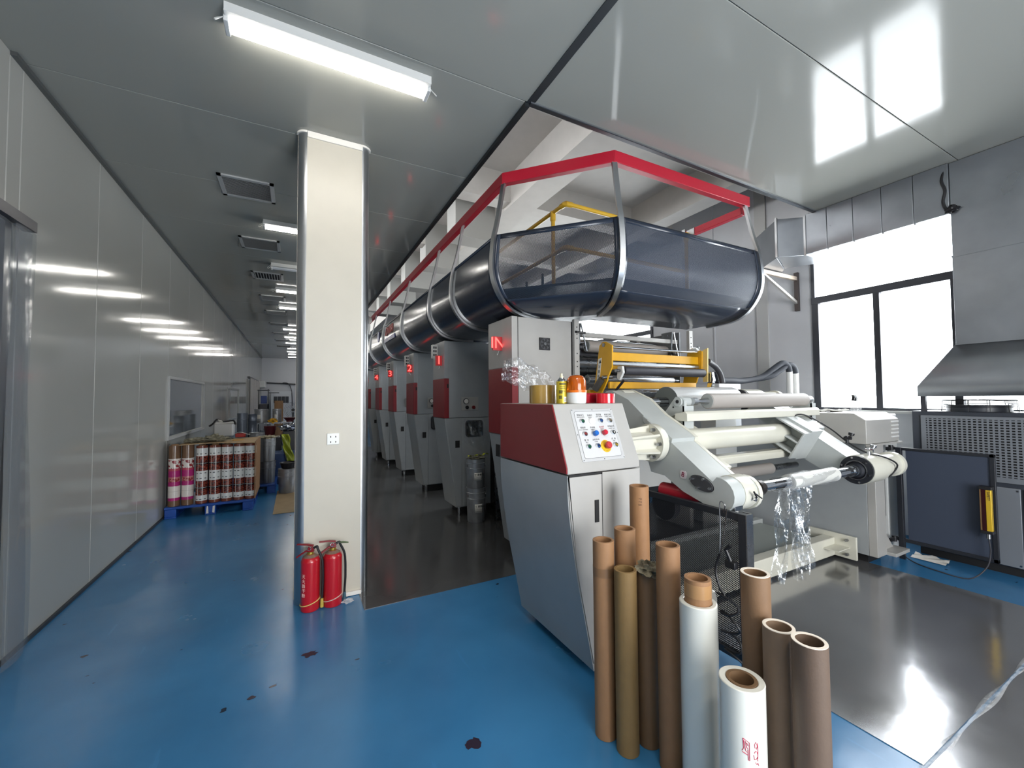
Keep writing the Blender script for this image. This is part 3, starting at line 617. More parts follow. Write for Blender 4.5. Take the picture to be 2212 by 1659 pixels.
for k, (ch, s0, n) in enumerate((('EMERGENCY', 1, 9), ('STOP', -1, 4))):
    for i, c in enumerate(ch):
        a = (PI*.92-i*PI*.105) if s0 > 0 else (-PI*.72+i*PI*.13)
        d = Vector((math.cos(a), 0, 0))+sl*math.sin(a); tang = (Vector((-math.sin(a), 0, 0))+sl*math.cos(a))*(-1 if s0 > 0 else 1)
        text('lettering', c, .0095, frame_m(on_slope(1.576, .285, .0068)+d*.0295, tang, nl.cross(tang)), M_ink, es, .0002)
# things on the console top
zt = 1.513
t = thing('warning_beacon', (1.492, 2.0, zt), 'amber flashing beacon with a white base on the console', 'beacon')
obj('base', G().axis((1.492, 2.0, zt), (0, 0, 1), [(0, .054), (.006, .058), (.062, .06), (.066, .06)], 32), M_white, t)
M_amb = mat('amber', (230, 110, 10), .12, trans=.55, spec=.6)
obj('collar', G().axis((1.492, 2.0, zt+.066), (0, 0, 1), [(0, .0625), (.014, .0625), (.015, .058)], 32), mat('amber_solid', (215, 105, 20), .3), t)
seg = 40; pr = [(.08, .057), (.135, .056), (.152, .051), (.165, .038), (.171, .02), (.172, .004)]
obj('dome', G().rings([[(1.492+(r+(.0015 if i % 2 else 0)*(k < 2))*math.cos(2*PI*i/seg), 2.0+(r+(.0015 if i % 2 else 0)*(k < 2))*math.sin(2*PI*i/seg), zt+z) for i in range(seg)] for k, (z, r) in enumerate(pr)], True, (False, True)), M_amb, t, smooth=20)
obj('reflector', G().axis((1.492, 2.0, zt+.066), (0, 0, 1), [(0, .03), (.02, .02), (.075, .035)], 20), mat('reflector', (235, 150, 40), .15, .8), t)
t = thing('spray_can', (1.42, 2.05, zt), 'yellow aerosol can standing left of the amber beacon', 'can')
obj('body', G().axis((1.42, 2.05, zt), (0, 0, 1), [(0, .030), (.002, .0325), (.13, .0325), (.133, .031)], 32), mat('can_yellow', (196, 172, 48), .3, .35), t)
obj('shoulder', G().axis((1.42, 2.05, zt+.133), (0, 0, 1), [(0, .031), (.004, .032), (.012, .022), (.018, .017), (.022, .017), (.024, .014)], 28), M_chrome, t)
obj('nozzle', G().axis((1.42, 2.05, zt+.157), (0, 0, 1), [(0, .012), (.006, .012), (.008, .007), (.024, .007), (.025, .005)], 16), mat('nozzle_ivory', (222, 212, 180), .4), t)
def curved(cx, cy, r, a0, a1, z0, z1, n=8): return G().grid(lambda u, v: (cx+r*math.cos(a0+(a1-a0)*u), cy+r*math.sin(a0+(a1-a0)*u), z0+(z1-z0)*v), n, 1)
M_olive = mat('can_print', (86, 78, 22), .5)
for z0, h, a0, a1 in ((.112, .011, -2.6, -1.3), (.098, .004, -2.5, -1.5), (.088, .004, -2.5, -1.4), (.077, .003, -2.5, -1.6), (.070, .003, -2.5, -1.5), (.06, .02, -2.7, -2.0), (.028, .02, -2.7, -2.1)):
    obj('print_band', curved(1.42, 2.05, .0328, a0, a1, zt+z0, zt+z0+h), M_olive, t)
bl = obj('barcode', curved(1.42, 2.05, .0329, -1.75, -1.15, zt+.008, zt+.04), M_paper, t)
g = G()
for i in range(7):
    a = -1.7+.08*i; g.grid(lambda u, v, a=a, w=.02+.02*(i % 2): (1.42+.0331*math.cos(a+w*u), 2.05+.0331*math.sin(a+w*u), zt+.012+.022*v), 1, 1)
obj('bar', g, M_ink, bl, kind='stuff')
t = thing('red_tape_roll', (1.716, 2.0, zt), 'roll of glossy red tape lying at the right of the console top', 'tape')
obj('roll', G().pipe((1.716, 2.0, zt), (1.716, 2.0, zt+.058), .058, .040, 40), mat('red_tape', (200, 24, 40), .15, coat=.6), t)
obj('core', G().pipe((1.716, 2.0, zt), (1.716, 2.0, zt+.058), .0398, .036, 32), M_card, t)
solo('red_bracket', G().box(1.575, 1.795, 2.085, 2.095, zt, zt+.063).box(1.785, 1.795, 2.03, 2.09, zt, zt+.063).box(1.575, 1.64, 2.06, 2.085, zt, zt+.055), mat('bracket_red', (150, 16, 36), .3), 'dark red metal bracket behind the red tape roll', 'bracket', loc=(1.69, 2.09, zt), bevel=.002)
solo('cable_loop', G().wire(smooth_path([(1.53, 2.12, zt+.006), (1.56, 2.13, zt+.075), (1.60, 2.14, zt+.10), (1.635, 2.14, zt+.08), (1.63, 2.13, zt+.03), (1.65, 2.11, zt+.006)]), .005, 8), M_black, 'thin black cable loop rising behind the beacon', 'cable', loc=(1.59, 2.13, zt))
solo('cable_tie', G().wire(smooth_path([(1.57, 2.10, zt+.02), (1.585, 2.10, zt+.06), (1.61, 2.10, zt+.07), (1.605, 2.10, zt+.02)]), .004, 6), M_white, 'white cable tie beside the black cable loop', 'tie', loc=(1.59, 2.10, zt))
t = thing('brown_tape_roll', (1.415, 2.25, zt), 'large roll of brown packing tape half inside the clear bag', 'tape')
obj('roll', G().pipe((1.415, 2.25, zt), (1.415, 2.25, zt+.115), .09, .045, 40), mat('brown_tape', (160, 128, 62), .2, coat=.5), t)
obj('tape_end', G().quad((1.45, 2.155, zt+.04), (1.485, 2.15, zt+.075), (1.475, 2.152, zt+.115), (1.452, 2.154, zt+.118)), mat('tape_pale', (222, 196, 150), .5), t, solid=.002)
def bag(u, v):
    a = 2*PI*v; L_ = u; cx = 1.50-.36*L_; cz = zt+.05+.17*math.sin(L_*1.75)-.02*L_; r = .085*(1-.15*L_)*(1 if L_ < .92 else (1-L_)/.08+.15) if L_ > .02 else .05
    k = 1+.16*math.sin(5*a+9*u)+.1*math.sin(11*a-17*u)+.08*math.sin(23*u+3*a); return (cx+.02*math.cos(a)*k, 2.26+.02*math.sin(4*u)-.8*r*k*math.cos(a), max(zt+.002, cz+r*k*math.sin(a)))
solo('plastic_bag', G().grid(bag, 44, 40), film('bag_film', amount=.15, rough=.07, bump=1.0, bscale=34, metal=1.), 'crumpled clear plastic bag over the brown tape on the console', 'bag', loc=(1.32, 2.26, zt))
# ------------------------------------------------------------------ turret unwinder
tu = thing('turret_unwinder', (3.1, 1.96, 0), 'pale grey turret unwinder with two double arms and roll shafts', 'machine')
AX, AZ = 2.05, 1.237
def flip(p): return (2*AX-p[0], 2*AZ-p[1])
halfB = [(1.948, 1.299), (1.91, 1.271), (1.917, 1.245), (1.621, 1.041)]
boss = [(1.583+.10*math.cos(a), .972+.10*math.sin(a)) for a in [math.radians(84+i*18.5) for i in range(12)]]
lowB = [(1.835, .943), (1.978, 1.019), (2.098, 1.027)]
outl = halfB+boss+lowB
arm = outl+[flip(p) for p in halfB+boss]+[(2.31, 1.53), (2.157, 1.413)]
obj('arm', G().px(2.20, 2.42, arm), M_turret, tu, smooth=30); obj('arm', G().px(3.86, 4.10, arm), M_turret, tu, smooth=30)
obj('arm_edge', G().px(2.42, 2.45, [(AX+(y-AX)*1.02, AZ+(z-AZ)*1.02) for y, z in arm]), M_cream, tu, smooth=30)
obj('arm_joint', G().px(2.17, 2.20, [(2.10, 1.388), (1.965, 1.314), (1.965, 1.298), (2.10, 1.372)]), M_turret, tu, bevel=.003)
obj('arm_cover', G().px(2.19, 2.202, [(2.157, 1.413), (2.157, 1.375), (2.03, 1.24), (1.93, 1.262), (1.948, 1.299)]), M_turret, tu, bevel=.002)
# hub on the console side: barrel, ribs, flange, bolts
hub = obj('hub', G().cyl((1.802, AX, AZ), (2.13, AX, AZ), .075).axis((2.13, AX, AZ), (1, 0, 0), [(0, .128), (.055, .128), (.064, .122)], 40), M_cream, tu)
for k in range(6):
    a = PI/6+k*PI/3; d = Vector((0, math.cos(a), math.sin(a))); q = Vector((0, -math.sin(a), math.cos(a)))*.007
    c0 = Vector((1.81, AX, AZ)); c1 = Vector((2.13, AX, AZ))
    obj('rib', G().prism([c0+d*.06-q, c0+d*.085-q, c1+d*.118-q, c1+d*.06-q], q*2), M_cream, hub)
for k in range(6):
    a = k*PI/3; d = Vector((0, math.cos(a), math.sin(a)))
    obj('bolt', G().axis(Vector((2.102, AX, AZ))+d*.104, (1, 0, 0), [(0, .0125), (.028, .0125)], 6), M_steel, hub)
obj('spine_tube', G().cyl((2.45, AX, AZ-.004), (3.86, AX, AZ-.004), .081, seg=40), M_cream, tu)
obj('top_beam', G().px(2.46, 4.22, [(AX-.05, 1.372), (AX+.06, 1.372), (AX+.06, 1.425), (AX-.03, 1.443), (AX-.05, 1.425)]), M_cream, tu, bevel=.004)
obj('lower_beam', G().px(2.46, 3.87, [(AX-.06, 1.035), (AX+.06, 1.035), (AX+.06, 1.095), (AX-.04, 1.10), (AX-.06, 1.085)]), M_cream, tu, bevel=.004)
# ribbed clamp where the tube meets the far arm
ud, nd = Vector((0, -.866, -.5)), Vector((0, .5, -.866)); cc = Vector((0, AX, AZ))
def clampbox(n, x0, x1, u0, u1, n0, n1, m=M_turret, p=None):
    return obj(n, G().prism([Vector((x0, 0, 0))+cc+ud*u+nd*w for u, w in ((u0, n0), (u1, n0), (u1, n1), (u0, n1))], (x1-x0, 0, 0)), m, p or tu, bevel=.003)
cb = clampbox('clamp_block', 3.70, 3.86, -.12, .20, -.14, .14)
for w in (-.125, -.03, .07): clampbox('rib', 3.60, 3.71, -.06, .19, w, w+.014, M_turret, cb)
clampbox('end_rib', 3.60, 3.71, .185, .2, -.125, .125, M_turret, cb)
for u, w in ((-.02, -.085), (.05, -.085), (.10, .10)): obj('bolt', G().axis(Vector((3.685, 0, 0))+cc+ud*u+nd*w, (1, 0, 0), [(0, .013), (.02, .013)], 10), M_steel, cb)
def bracket(x0, x1, s):
    P = lambda y, z: (AX+s*(y-AX), AZ+s*(z-AZ))
    g = G().px(x0, x0+.022, [P(2.27, 1.392), P(2.135, 1.548), P(2.09, 1.548), P(2.055, 1.52), P(2.06, 1.305), P(2.09, 1.30), P(2.095, 1.43), P(2.235, 1.375)]); g.axis((x0-.012, *P(2.107, 1.512)), (1, 0, 0), [(0, .036), (x1-x0+.02, .036)], 24)
    b_ = obj('roller_bracket', g, M_turret, tu, bevel=.002)
    obj('web', G().px(x0+.022, x0+.03, [P(2.25, 1.39), P(2.12, 1.53), P(2.06, 1.50), P(2.065, 1.31), P(2.10, 1.31)]), M_cream, b_)
    obj('web', G().px(x0, x1, [P(2.072, 1.48), P(2.056, 1.48), P(2.06, 1.305), P(2.075, 1.305)]), M_turret, b_)
    obj('foot', G().px(x0-.07, x1+.05, [P(2.30, 1.405), P(2.29, 1.425), P(2.04, 1.305), P(2.05, 1.285)]), M_cream, b_, bevel=.003)
    for yy, zz in ((2.24, 1.405), (2.12, 1.345)): obj('bolt', G().axis((x0-.035, *P(yy, zz)), (0, 0, s), [(0, .011), (.022, .011)], 6), M_steel, b_)
    obj('cap', G().axis((x0-.016, *P(2.107, 1.512)), (1, 0, 0), [(0, .013), (.01, .013)], 18), M_black, b_)
    for yy, zz in ((2.155, 1.47), (2.075, 1.43), (2.075, 1.34)): obj('hole', G().axis((x0-.002, *P(yy, zz)), (1, 0, 0), [(0, .007), (.004, .007)], 10), M_dark, b_)
for s in (1, -1): bracket(2.50, 2.60, s); bracket(4.21, 4.27, s)
def idler(z, x0, x1, r, y, xe):
    i = obj('idler_roller', G().axis((x0, y, z), (1, 0, 0), [(0, r-.004), (.003, r), (x1-x0-.003, r), (x1-x0, r-.004)], 36), M_roller, tu)
    obj('end_disc', G().axis((x0-.002, y, z), (1, 0, 0), [(0, r-.006), (.003, r-.005)], 32), M_turret, i)
    obj('journal', G().axis((2.60, y, z), (1, 0, 0), [(0, .028), (.045, .028), (.047, .012), (.065, .012), (x0-2.60, .025)], 24), M_alu, i)
    obj('journal', G().axis((x1, y, z), (1, 0, 0), [(0, .02), (.05, .012), (.055, .026), (xe-x1, .026)], 24), M_steel, i)
idler(1.513, 2.77, 4.09, .059, 2.07, 4.215); idler(.945, 2.66, 3.52, .046, 2.05, 3.90)
# roll positions B (low, towards the camera) and A (high, far side)
def shaft(y, z, x0=2.60, x1=3.80):
    sh = obj('air_shaft', G().axis((x0, y, z), (1, 0, 0), [(0, .036), (x1-x0, .036)], 32), M_chrome, tu)
    obj('coupling', G().axis((2.44, y, z), (1, 0, 0), [(0, .036), (.06, .036), (.062, .05), (.10, .05), (.104, .043), (.115, .043), (.118, .05), (.155, .05), (.158, .038), (.18, .038)], 32), mat('coupling_dark', (66, 60, 58), .35, .8), sh)
    g = G()
    for xx in (2.72, 3.62):
        for k in range(6):
            a = k*PI/3+.4; c = Vector((xx, y+.0355*math.cos(a), z+.0355*math.sin(a))); q = Vector((0, -math.sin(a), math.cos(a)))*.006; o_ = Vector((0, math.cos(a), math.sin(a)))*.002
            g.prism([c-q, c+q, c+q+Vector((.12, 0, 0)), c-q+Vector((.12, 0, 0))], o_)
    obj('key', g, M_dark, sh, kind='stuff')
    obj('chuck', G().axis((3.735, y, z), (1, 0, 0), [(0, .043), (.04, .045), (.045, .038), (.12, .038)], 28), M_chrome, sh)
    return sh
shaft(1.583, .972); shaft(2.515, 1.505)
def bearing(y, z):
    b_ = obj('bearing_disc', G().axis((3.835, y, z), (1, 0, 0), [(0, .108), (.02, .108)], 44).axis((3.80, y, z), (1, 0, 0), [(0, .05), (.02, .055), (.036, .065)], 32), M_blackpaint, tu)
    obj('ring', G().pipe((3.825, y, z), (3.84, y, z), .075, .068, 36), M_steel, b_)
    for k in range(6):
        a = k*PI/3+.3; obj('bolt', G().axis((3.826, y+.094*math.cos(a), z+.094*math.sin(a)), (1, 0, 0), [(0, .008), (.01, .008)], 8), M_chrome, b_)
    obj('arm_housing', G().cyl((3.855, y, z), (4.12, y, z), .112, seg=40), M_cream, tu)
    obj('drive_housing', G().axis((4.12, y, z), (1, 0, 0), [(0, .088), (.28, .088), (.285, .1), (.33, .1), (.34, .085)], 36), M_cream, tu)
    obj('end_boss', G().axis((2.30, y, z), (1, 0, 0), [(0, .103), (.105, .103), (.12, .095), (.15, .085)], 36), M_cream, tu)
bearing(1.583, .972); bearing(2.515, 1.505)
def ov(a, k=1.): return (1.694-.95*.082*k*math.cos(a)+.3*.04*k*math.sin(a)*-1, 1.018-.26*.082*k*math.cos(a)+.96*.04*k*math.sin(a))
cv = obj('cover_plate', G().px(2.190, 2.199, [ov(2*PI*i/40) for i in range(40)]), mat('cover_dark', (104, 104, 108), .3, .7), tu)
obj('gasket', G().px(2.1985, 2.2005, [ov(2*PI*i/40, 1.05) for i in range(40)]), M_dark, cv)
for a in (0, 1.4, 3.14, 4.5): obj('bolt', G().axis((2.176, *ov(a, .84)), (1, 0, 0), [(0, .0085), (.014, .0085)], 10), M_chrome, cv)
sg = obj('letter_sticker', G().px(2.197, 2.201, rr(1.805, 1.853, 1.025, 1.075, .015)), mat('sticker', (205, 195, 198), .5), tu)
text('lettering', 'B', .042, frame_m((2.196, 1.829, 1.05), (0, -.95, -.3), (0, -.3, .95)), mat('letter_crimson', (130, 20, 60), .5), sg)
lv = obj('locking_lever', G().wire([(2.36, 1.473, .95), (2.36, 1.455, .965), (2.33, 1.452, 1.0)], .005, 8).wire([(2.34, 1.453, .99), (2.40, 1.45, .955)], .004, 8), M_black, tu)
obj('knob', G().axis((2.36, 1.47, .95), (0, -1, 0), [(0, .01), (.012, .01)], 12), M_chrome, lv)
# red guard roll and dark wheel under the near arm
obj('red_cylinder', G().cyl((2.275, 2.06, .905), (2.275, 1.74, .915), .05, seg=28), mat('red_sleeve', (190, 40, 56), .35), tu)
obj('slide_rail', G().box(2.225, 2.30, 1.50, 1.74, .89, .925), M_steel, tu, bevel=.002)
obj('brake_disc', G().axis((2.26, 2.05, .80), (1, 0, 0), [(0, .10), (.05, .10)], 32), M_rubber, tu)
# film roll on shaft A and what is left on shaft B
t = thing('film_roll', (3.2, 2.515, 1.505), 'roll of bright silver film on the upper rear shaft of the turret', 'film roll')
obj('wound_film', G().pipe((2.83, 2.515, 1.505), (3.70, 2.515, 1.505), .130, .037, 56), mat('silver_film', (226, 227, 226), .16, .15, coat=.6), t)
obj('side_face', G().pipe((2.826, 2.515, 1.505), (2.83, 2.515, 1.505), .129, .038, 56), mat('film_edge', (104, 110, 108), .45), t)
t = thing('film_core', (3.2, 1.583, .972), 'nearly empty core with crumpled clear film on the lower shaft', 'film roll')
obj('core', G().pipe((2.92, 1.583, .972), (3.50, 1.583, .972), .05, .0368, 36), mat('core_white', (206, 206, 200), .3), t)
def wrap(u, v):
    a = 2*PI*v; r = .053+.006*math.sin(9*u+3*a)+.005*math.sin(21*u-2*a)*(1-u); return (2.80+.66*u, 1.583+r*math.cos(a), .972+r*math.sin(a))
obj('film_wrap', G().grid(wrap, 40, 32), film('wrap_film', amount=.35, rough=.08, bump=1.0, bscale=26, body=(170, 172, 174)), t)
def hang(x0, x1, zb, ph, y):
    def f(u, v):
        w = (1-v); xx = x0+(x1-x0)*u+.05*math.sin(ph)*w; return (xx+.012*math.sin(9*v+ph), y+.022*math.sin(u*7+ph+3*w)+.012*math.sin(u*17+v*5), zb+(.945-zb)*v)
    obj('hanging_strip', G().grid(f, 20, 24), film('hang_film', amount=.16, rough=.07, bump=1.0, bscale=16, metal=1.), t)
for i, a in enumerate(((2.74, 2.84, .36, 4.6, 1.55), (2.84, 2.91, .34, 2, 1.54), (2.90, 3.02, .42, 1, 1.55), (3.0, 3.13, .36, 0, 1.56))): hang(*a)
# black air hose along the far arm
solo('air_hose', G().wire(smooth_path([(3.80, 2.03, 1.36), (3.86, 1.95, 1.385), (3.98, 1.82, 1.275), (3.99, 1.70, 1.17), (3.99, 1.58, 1.098), (4.10, 1.50, 1.06), (4.24, 1.475, .99), (4.24, 1.53, .885)]), .006, 8), M_black, 'thin black hose running down the far turret arm', 'hose', loc=(3.98, 1.8, 1.2))
for i, (a, s) in enumerate((((3.99, 1.70, 1.20), 'upper black air valve with a round knob on the far arm'), ((3.99, 1.56, 1.115), 'lower chrome air valve on the end of the far arm'))):
    x, y, z = a; tv = thing('air_valve', a, s, 'valve'); m = M_black if i == 0 else M_chrome
    obj('body', G().cyl((x, y+.02, z), (x, y-.03, z), .013, seg=12).cyl((x, y, z-.04), (x, y, z+.02), .012, seg=12), m, tv); obj('knob', G().axis((x+.01, y-.02, z+.01), (.2, -.2, 1), [(0, .01), (.012, .01), (.014, .02), (.034, .021), (.036, .018)], 18), M_black if i == 0 else M_steel, tv)
# floor beams that tie the two side frames
for y in (1.98, 2.25):
    pass
fb = thing('base_frame', (3.3, 2.12, 0), 'cream floor beam frame between console and far drive cabinet', 'frame')
obj('front_beam', G().box(2.35, 4.56, 2.07, 2.17, .03, .20), M_cream, fb, bevel=.006)
obj('rear_beam', G().box(2.35, 4.56, 2.75, 2.83, .03, .20), M_turret, fb, bevel=.006)
obj('drip_tray', G().box(2.40, 4.50, 2.18, 2.74, .155, .165), mat('tray_grey', (150, 156, 152), .35), fb)
ep = obj('end_plate', G().box(4.56, 4.585, 1.90, 2.30, .03, .24), M_cream, fb, bevel=.003)
for z in (.07, .20): obj('bolt', G().axis((4.535, 1.97, z), (1, 0, 0), [(0, .014), (.03, .014)], 6), M_steel, ep)
obj('gusset', G().px(4.35, 4.56, [(1.95, .13), (2.07, .13), (2.07, .137), (1.95, .137)]), M_cream, fb)
for x in (2.7, 4.2): obj('levelling_foot', G().cyl((x, 2.12, .004), (x, 2.12, .03), .03), M_steel, fb)
# ------------------------------------------------------------------ far drive cabinet
dc = thing('drive_cabinet', (4.85, 2.4, 0), 'large pale grey drive cabinet with vented motor cover on top', 'cabinet')
obj('body', G().box(4.62, 4.96, 1.83, 3.10, .09, 1.10), M_grey, dc, bevel=.004)
obj('column', G().box(4.62, 4.80, 1.765, 1.83, .09, 1.10), M_light, dc, bevel=.004)
obj('recess', G().box(4.80, 4.90, 1.80, 1.835, .42, 1.02), M_blackpaint, dc)
obj('plinth', G().box(4.70, 4.95, 1.87, 3.05, 0, .09), M_dark, dc)
obj('foot_plate', G().px(4.80, 5.08, [(1.70, .085), (1.83, .085), (1.83, .115), (1.70, .115)]), M_light, dc, bevel=.003)
obj('gusset', G().prism([(4.81, 1.80, .115), (5.02, 1.80, .115), (4.81, 1.80, .33)], (0, .015, 0)), M_light, dc)
cvr = obj('motor_cover', G().px(4.45, 5.09, [(1.75, 1.115), (1.75, 1.325), (1.84, 1.385), (2.55, 1.385), (2.55, 1.115)]), M_light, dc, bevel=.006)
for i in range(5): obj('louvre', G().box(4.93, 5.07, 1.742, 1.75, 1.155+.035*i, 1.168+.035*i), M_white, cvr)
obj('edge_rail', G().box(4.45, 5.10, 1.73, 1.76, 1.098, 1.112), M_light, dc)
obj('rear_box', G().box(4.08, 4.44, 2.95, 3.14, 0, 1.40), M_white, dc, bevel=.006)
solo('motor_box', G().box(5.12, 5.36, 1.86, 2.4, 0, 1.36), mat('motor_pale', (205, 206, 204), .5), 'pale box between the drive cabinet and the black chiller', 'box', loc=(5.24, 2.1, 0), bevel=.008)
t = thing('spray_bottle', (5.03, 2.06, 1.386), 'clear spray bottle with a black trigger on the motor cover', 'bottle')
bx, by, bz = 5.03, 2.06, 1.386
obj('bottle', G().axis((bx, by, bz), (0, 0, 1), [(0, .04), (.004, .043), (.06, .043), (.085, .035), (.10, .016), (.11, .015)], 28), film('bottle_clear', amount=.3, rough=.06, bump=.2), t)
obj('trigger_head', G().py(by-.012, by+.012, [(bx-.015, bz+.105), (bx+.02, bz+.105), (bx+.022, bz+.14), (bx-.005, bz+.165), (bx-.055, bz+.168), (bx-.055, bz+.15), (bx-.04, bz+.148), (bx-.058, bz+.108), (bx-.05, bz+.107), (bx-.025, bz+.142), (bx-.012, bz+.138)]), M_black, t, bevel=.003)
solo('cloth', G().grid(lambda u, v: (4.62+.34*u, 2.08+.16*v, 1.387+.012+.016*math.sin(u*8+v*4)*math.sin(v*9)), 20, 12), mat('cloth_white', (215, 212, 205), .9), 'white cloth lying beside the spray bottle', 'cloth', loc=(4.8, 2.1, 1.39), solid=.003)
# wide pale box with hoses behind the turret
solo('water_tank', G().box(4.45, 4.86, 3.16, 3.6, 0, 1.70), mat('tank_pale', (214, 217, 220), .35), 'pale square box behind the yellow roller frame', 'box', loc=(4.65, 3.3, 0), bevel=.006)
for i, (x, y) in enumerate(((5.60, 2.985), (5.68, 2.955))):
    z1 = 1.86-.02*i
    t = thing('standpipe', (x, y, 0), 'white standpipe with a black hose, %s of the two by the window' % ('left' if i == 0 else 'right'), 'pipe')
    obj('pipe', G().cyl((x, y, 0), (x, y, z1), .035, seg=20), M_white, t)
    obj('hose', G().wire(smooth_path([(x, y, z1), (x-.03, y, z1+.07), (x-.10, y+.03, z1+.105), (x-.22, y+.09, z1+.02), (x-.35, y+.15, 1.79), (5.0, 3.2+.09*i, 1.742), (4.75, 3.2+.09*i, 1.742), (4.5, 3.2+.09*i, 1.75), (4.42, 3.16+.09*i, 1.82)]), .036, 14), mat('hose_dark', (40, 44, 52), .65), t)
# ------------------------------------------------------------------ infeed roller frame with the yellow swing frame
inf = thing('infeed_stand', (3.25, 3.3, 0), 'infeed roller stand between two perforated uprights below the catwalk', 'machine')
for x in (2.44, 4.09):
    u_ = obj('upright', G().box(x-.03, x+.03, 3.25, 3.29, .3, 2.318).box(x-.03, x+.03, 3.29, 3.8, .02, .4), M_light, inf, bevel=.002)
    for z in (2.24, 2.17, 2.13, 1.98, 1.9, 1.85): obj('hole', G().cyl((x, 3.247, z), (x, 3.252, z), .006, seg=10), M_dark, u_)
obj('side_wall', G().box(2.47, 2.49, 3.30, 4.6, .3, 2.31), M_grey, inf); obj('side_wall', G().box(4.02, 4.04, 3.36, 4.6, .3, 2.31), mat('drive_wall', (96, 100, 104), .45), inf)
def link(x, d):
    p = obj('dancer_plate', G().px(x, x+.016, [(3.36, 2.31), (3.52, 2.31), (3.46, 2.0), (3.38, 1.99)]), mat('plate_grey', (104, 108, 110), .35, .5), inf, bevel=.003)
    obj('link_arm', G().prism([(x-.02*d, 3.33, 2.30), (x-.02*d+.012, 3.33, 2.30), (x+.05*d+.012, 3.33, 2.02), (x+.05*d, 3.33, 2.02)], (0, -.012, 0)), M_alu, p)
    obj('knob', G().sphere((x-.01, 3.33, 2.06), .035, (1, .7, 1)), M_black, p)
    for z in (2.27, 2.18, 2.1): obj('bolt', G().cyl((x-.006, 3.42, z), (x, 3.42, z), .008, seg=8), M_chrome, p)
link(2.56, 1); link(3.90, 1)
obj('cross_beam', G().box(2.60, 4.02, 3.38, 3.43, 2.175, 2.222), M_light, inf, bevel=.004)
def roll(name, x0, x1, y, z, r, m, end=None):
    o = obj(name, G().axis((x0, y, z), (1, 0, 0), [(0, r*.93), (.004, r), (x1-x0-.004, r), (x1-x0, r*.93)], 36), m, inf)
    obj('end_disc', G().axis((x0-.003, y, z), (1, 0, 0), [(0, r*.9), (.005, r*.94)], 32), end or M_turret, o); obj('journal', G().cyl((2.49, y, z), (4.02, y, z), .016, seg=14), M_steel, o)
roll('guide_roller', 2.73, 3.98, 3.47, 2.09, .062, M_roller); roll('guide_roller', 2.60, 3.98, 3.60, 2.14, .045, M_chrome)
roll('steel_drum', 2.56, 3.95, 3.52, 1.905, .088, M_steel, M_dark); roll('guide_roller', 2.66, 3.9, 3.38, 1.735, .05, mat('roller_silver', (170, 172, 175), .2, .9))
roll('guide_roller', 2.6, 3.9, 3.25, 1.60, .05, M_steel); roll('nip_roller', 2.55, 3.9, 3.62, 2.02, .06, M_rubber)
obj('glow_blocker', G().box(2.5, 4.02, 4.6, 4.62, .3, 2.30), mat('back_dark', (70, 72, 76), .5), inf)  # dark panel added to hide window glow between the rollers
obj('pale_cover', G().box(2.75, 4.0, 4.2, 4.25, 1.3, 1.75), M_light, inf)
obj('cover_box', G().box(2.75, 3.35, 3.5, 3.9, .9, 1.40), M_white, inf, bevel=.005); obj('cover_box', G().box(3.40, 4.0, 3.5, 3.9, .5, 1.43), M_white, inf, bevel=.005)
obj('lower_body', G().box(2.5, 4.0, 4.0, 4.3, .02, .9), M_navy, inf)
for z in (2.15, 2.25): obj('light_tag', G().box(3.88, 3.94, 3.9, 3.905, z, z+.06), M_paper, inf)
mo = obj('motor', G().cyl((3.55, 3.9, 2.20), (3.75, 3.9, 2.20), .05), M_black, inf); obj('terminal_box', G().box(3.55, 3.64, 3.82, 3.90, 2.16, 2.23), M_grey, mo, bevel=.004)
obj('stud', G().axis((4.12, 3.27, 2.12), (1, -.1, .03), [(0, .008), (.09, .008), (.092, .024), (.10, .024)], 16), M_alu, inf); obj('handle_bar', G().cyl((2.42, 3.24, 2.19), (2.58, 3.30, 2.20), .012), M_black, inf)
# yellow swing frame
yf = thing('swing_frame', (3.15, 2.9, 1.6), 'yellow swing frame that carries a black rubber roller', 'frame')
ypl = [(3.03, 2.035), (2.985, 2.065), (2.945, 2.065), (2.855, 2.02), (2.862, 1.82), (2.915, 1.74), (2.93, 1.70), (2.97, 1.64), (3.04, 1.55), (3.18, 1.55), (3.10, 1.70)]
for x in (2.535, 3.755):
    p = obj('side_plate', G().px(x, x+.016, ypl), M_yellow, yf, bevel=.002)
    obj('pivot', G().axis((x-.008, 2.965, 2.035), (1, 0, 0), [(0, .018), (.03, .018)], 18), M_steel, p)
    if x < 3:
        lab = obj('warning_label', G().px(x-.0015, x, [(3.045, 1.91), (3.0, 1.92), (3.03, 1.72), (3.075, 1.71)]), M_paper, p)
        obj('warning_triangle', G().px(x-.0025, x-.001, [(3.038, 1.868), (3.005, 1.87), (3.018, 1.905)]), M_ink, lab)
        for i, c in enumerate('注意手'): text('lettering', c, .03, frame_m((x-.002, 3.03+.008*i, 1.835-.045*i), (0, -1, 0), (0, -.15, 1)), M_ink, lab)
    else:
        obj('outer_strip', G().px(x+.016, x+.03, [(2.86, 2.03), (2.80, 2.05), (2.81, 1.70), (2.86, 1.70)]), mat('strip_pale', (226, 196, 120), .35), p)
        obj('lug', G().px(x-.04, x, [(2.99, 2.05), (2.90, 2.06), (2.88, 2.03), (2.97, 2.01)]), M_white, p)
obj('tie_rod', G().cyl((2.55, 2.905, 2.012), (3.755, 2.905, 2.012), .0125, seg=16), M_chrome, yf)
obj('upper_beam', G().box(2.55, 3.755, 2.90, 2.93, 1.885, 1.965), M_yellow, yf, bevel=.004)
obj('blade_bar', G().box(2.55, 3.75, 2.885, 2.91, 1.845, 1.872), M_alu, yf, bevel=.003)
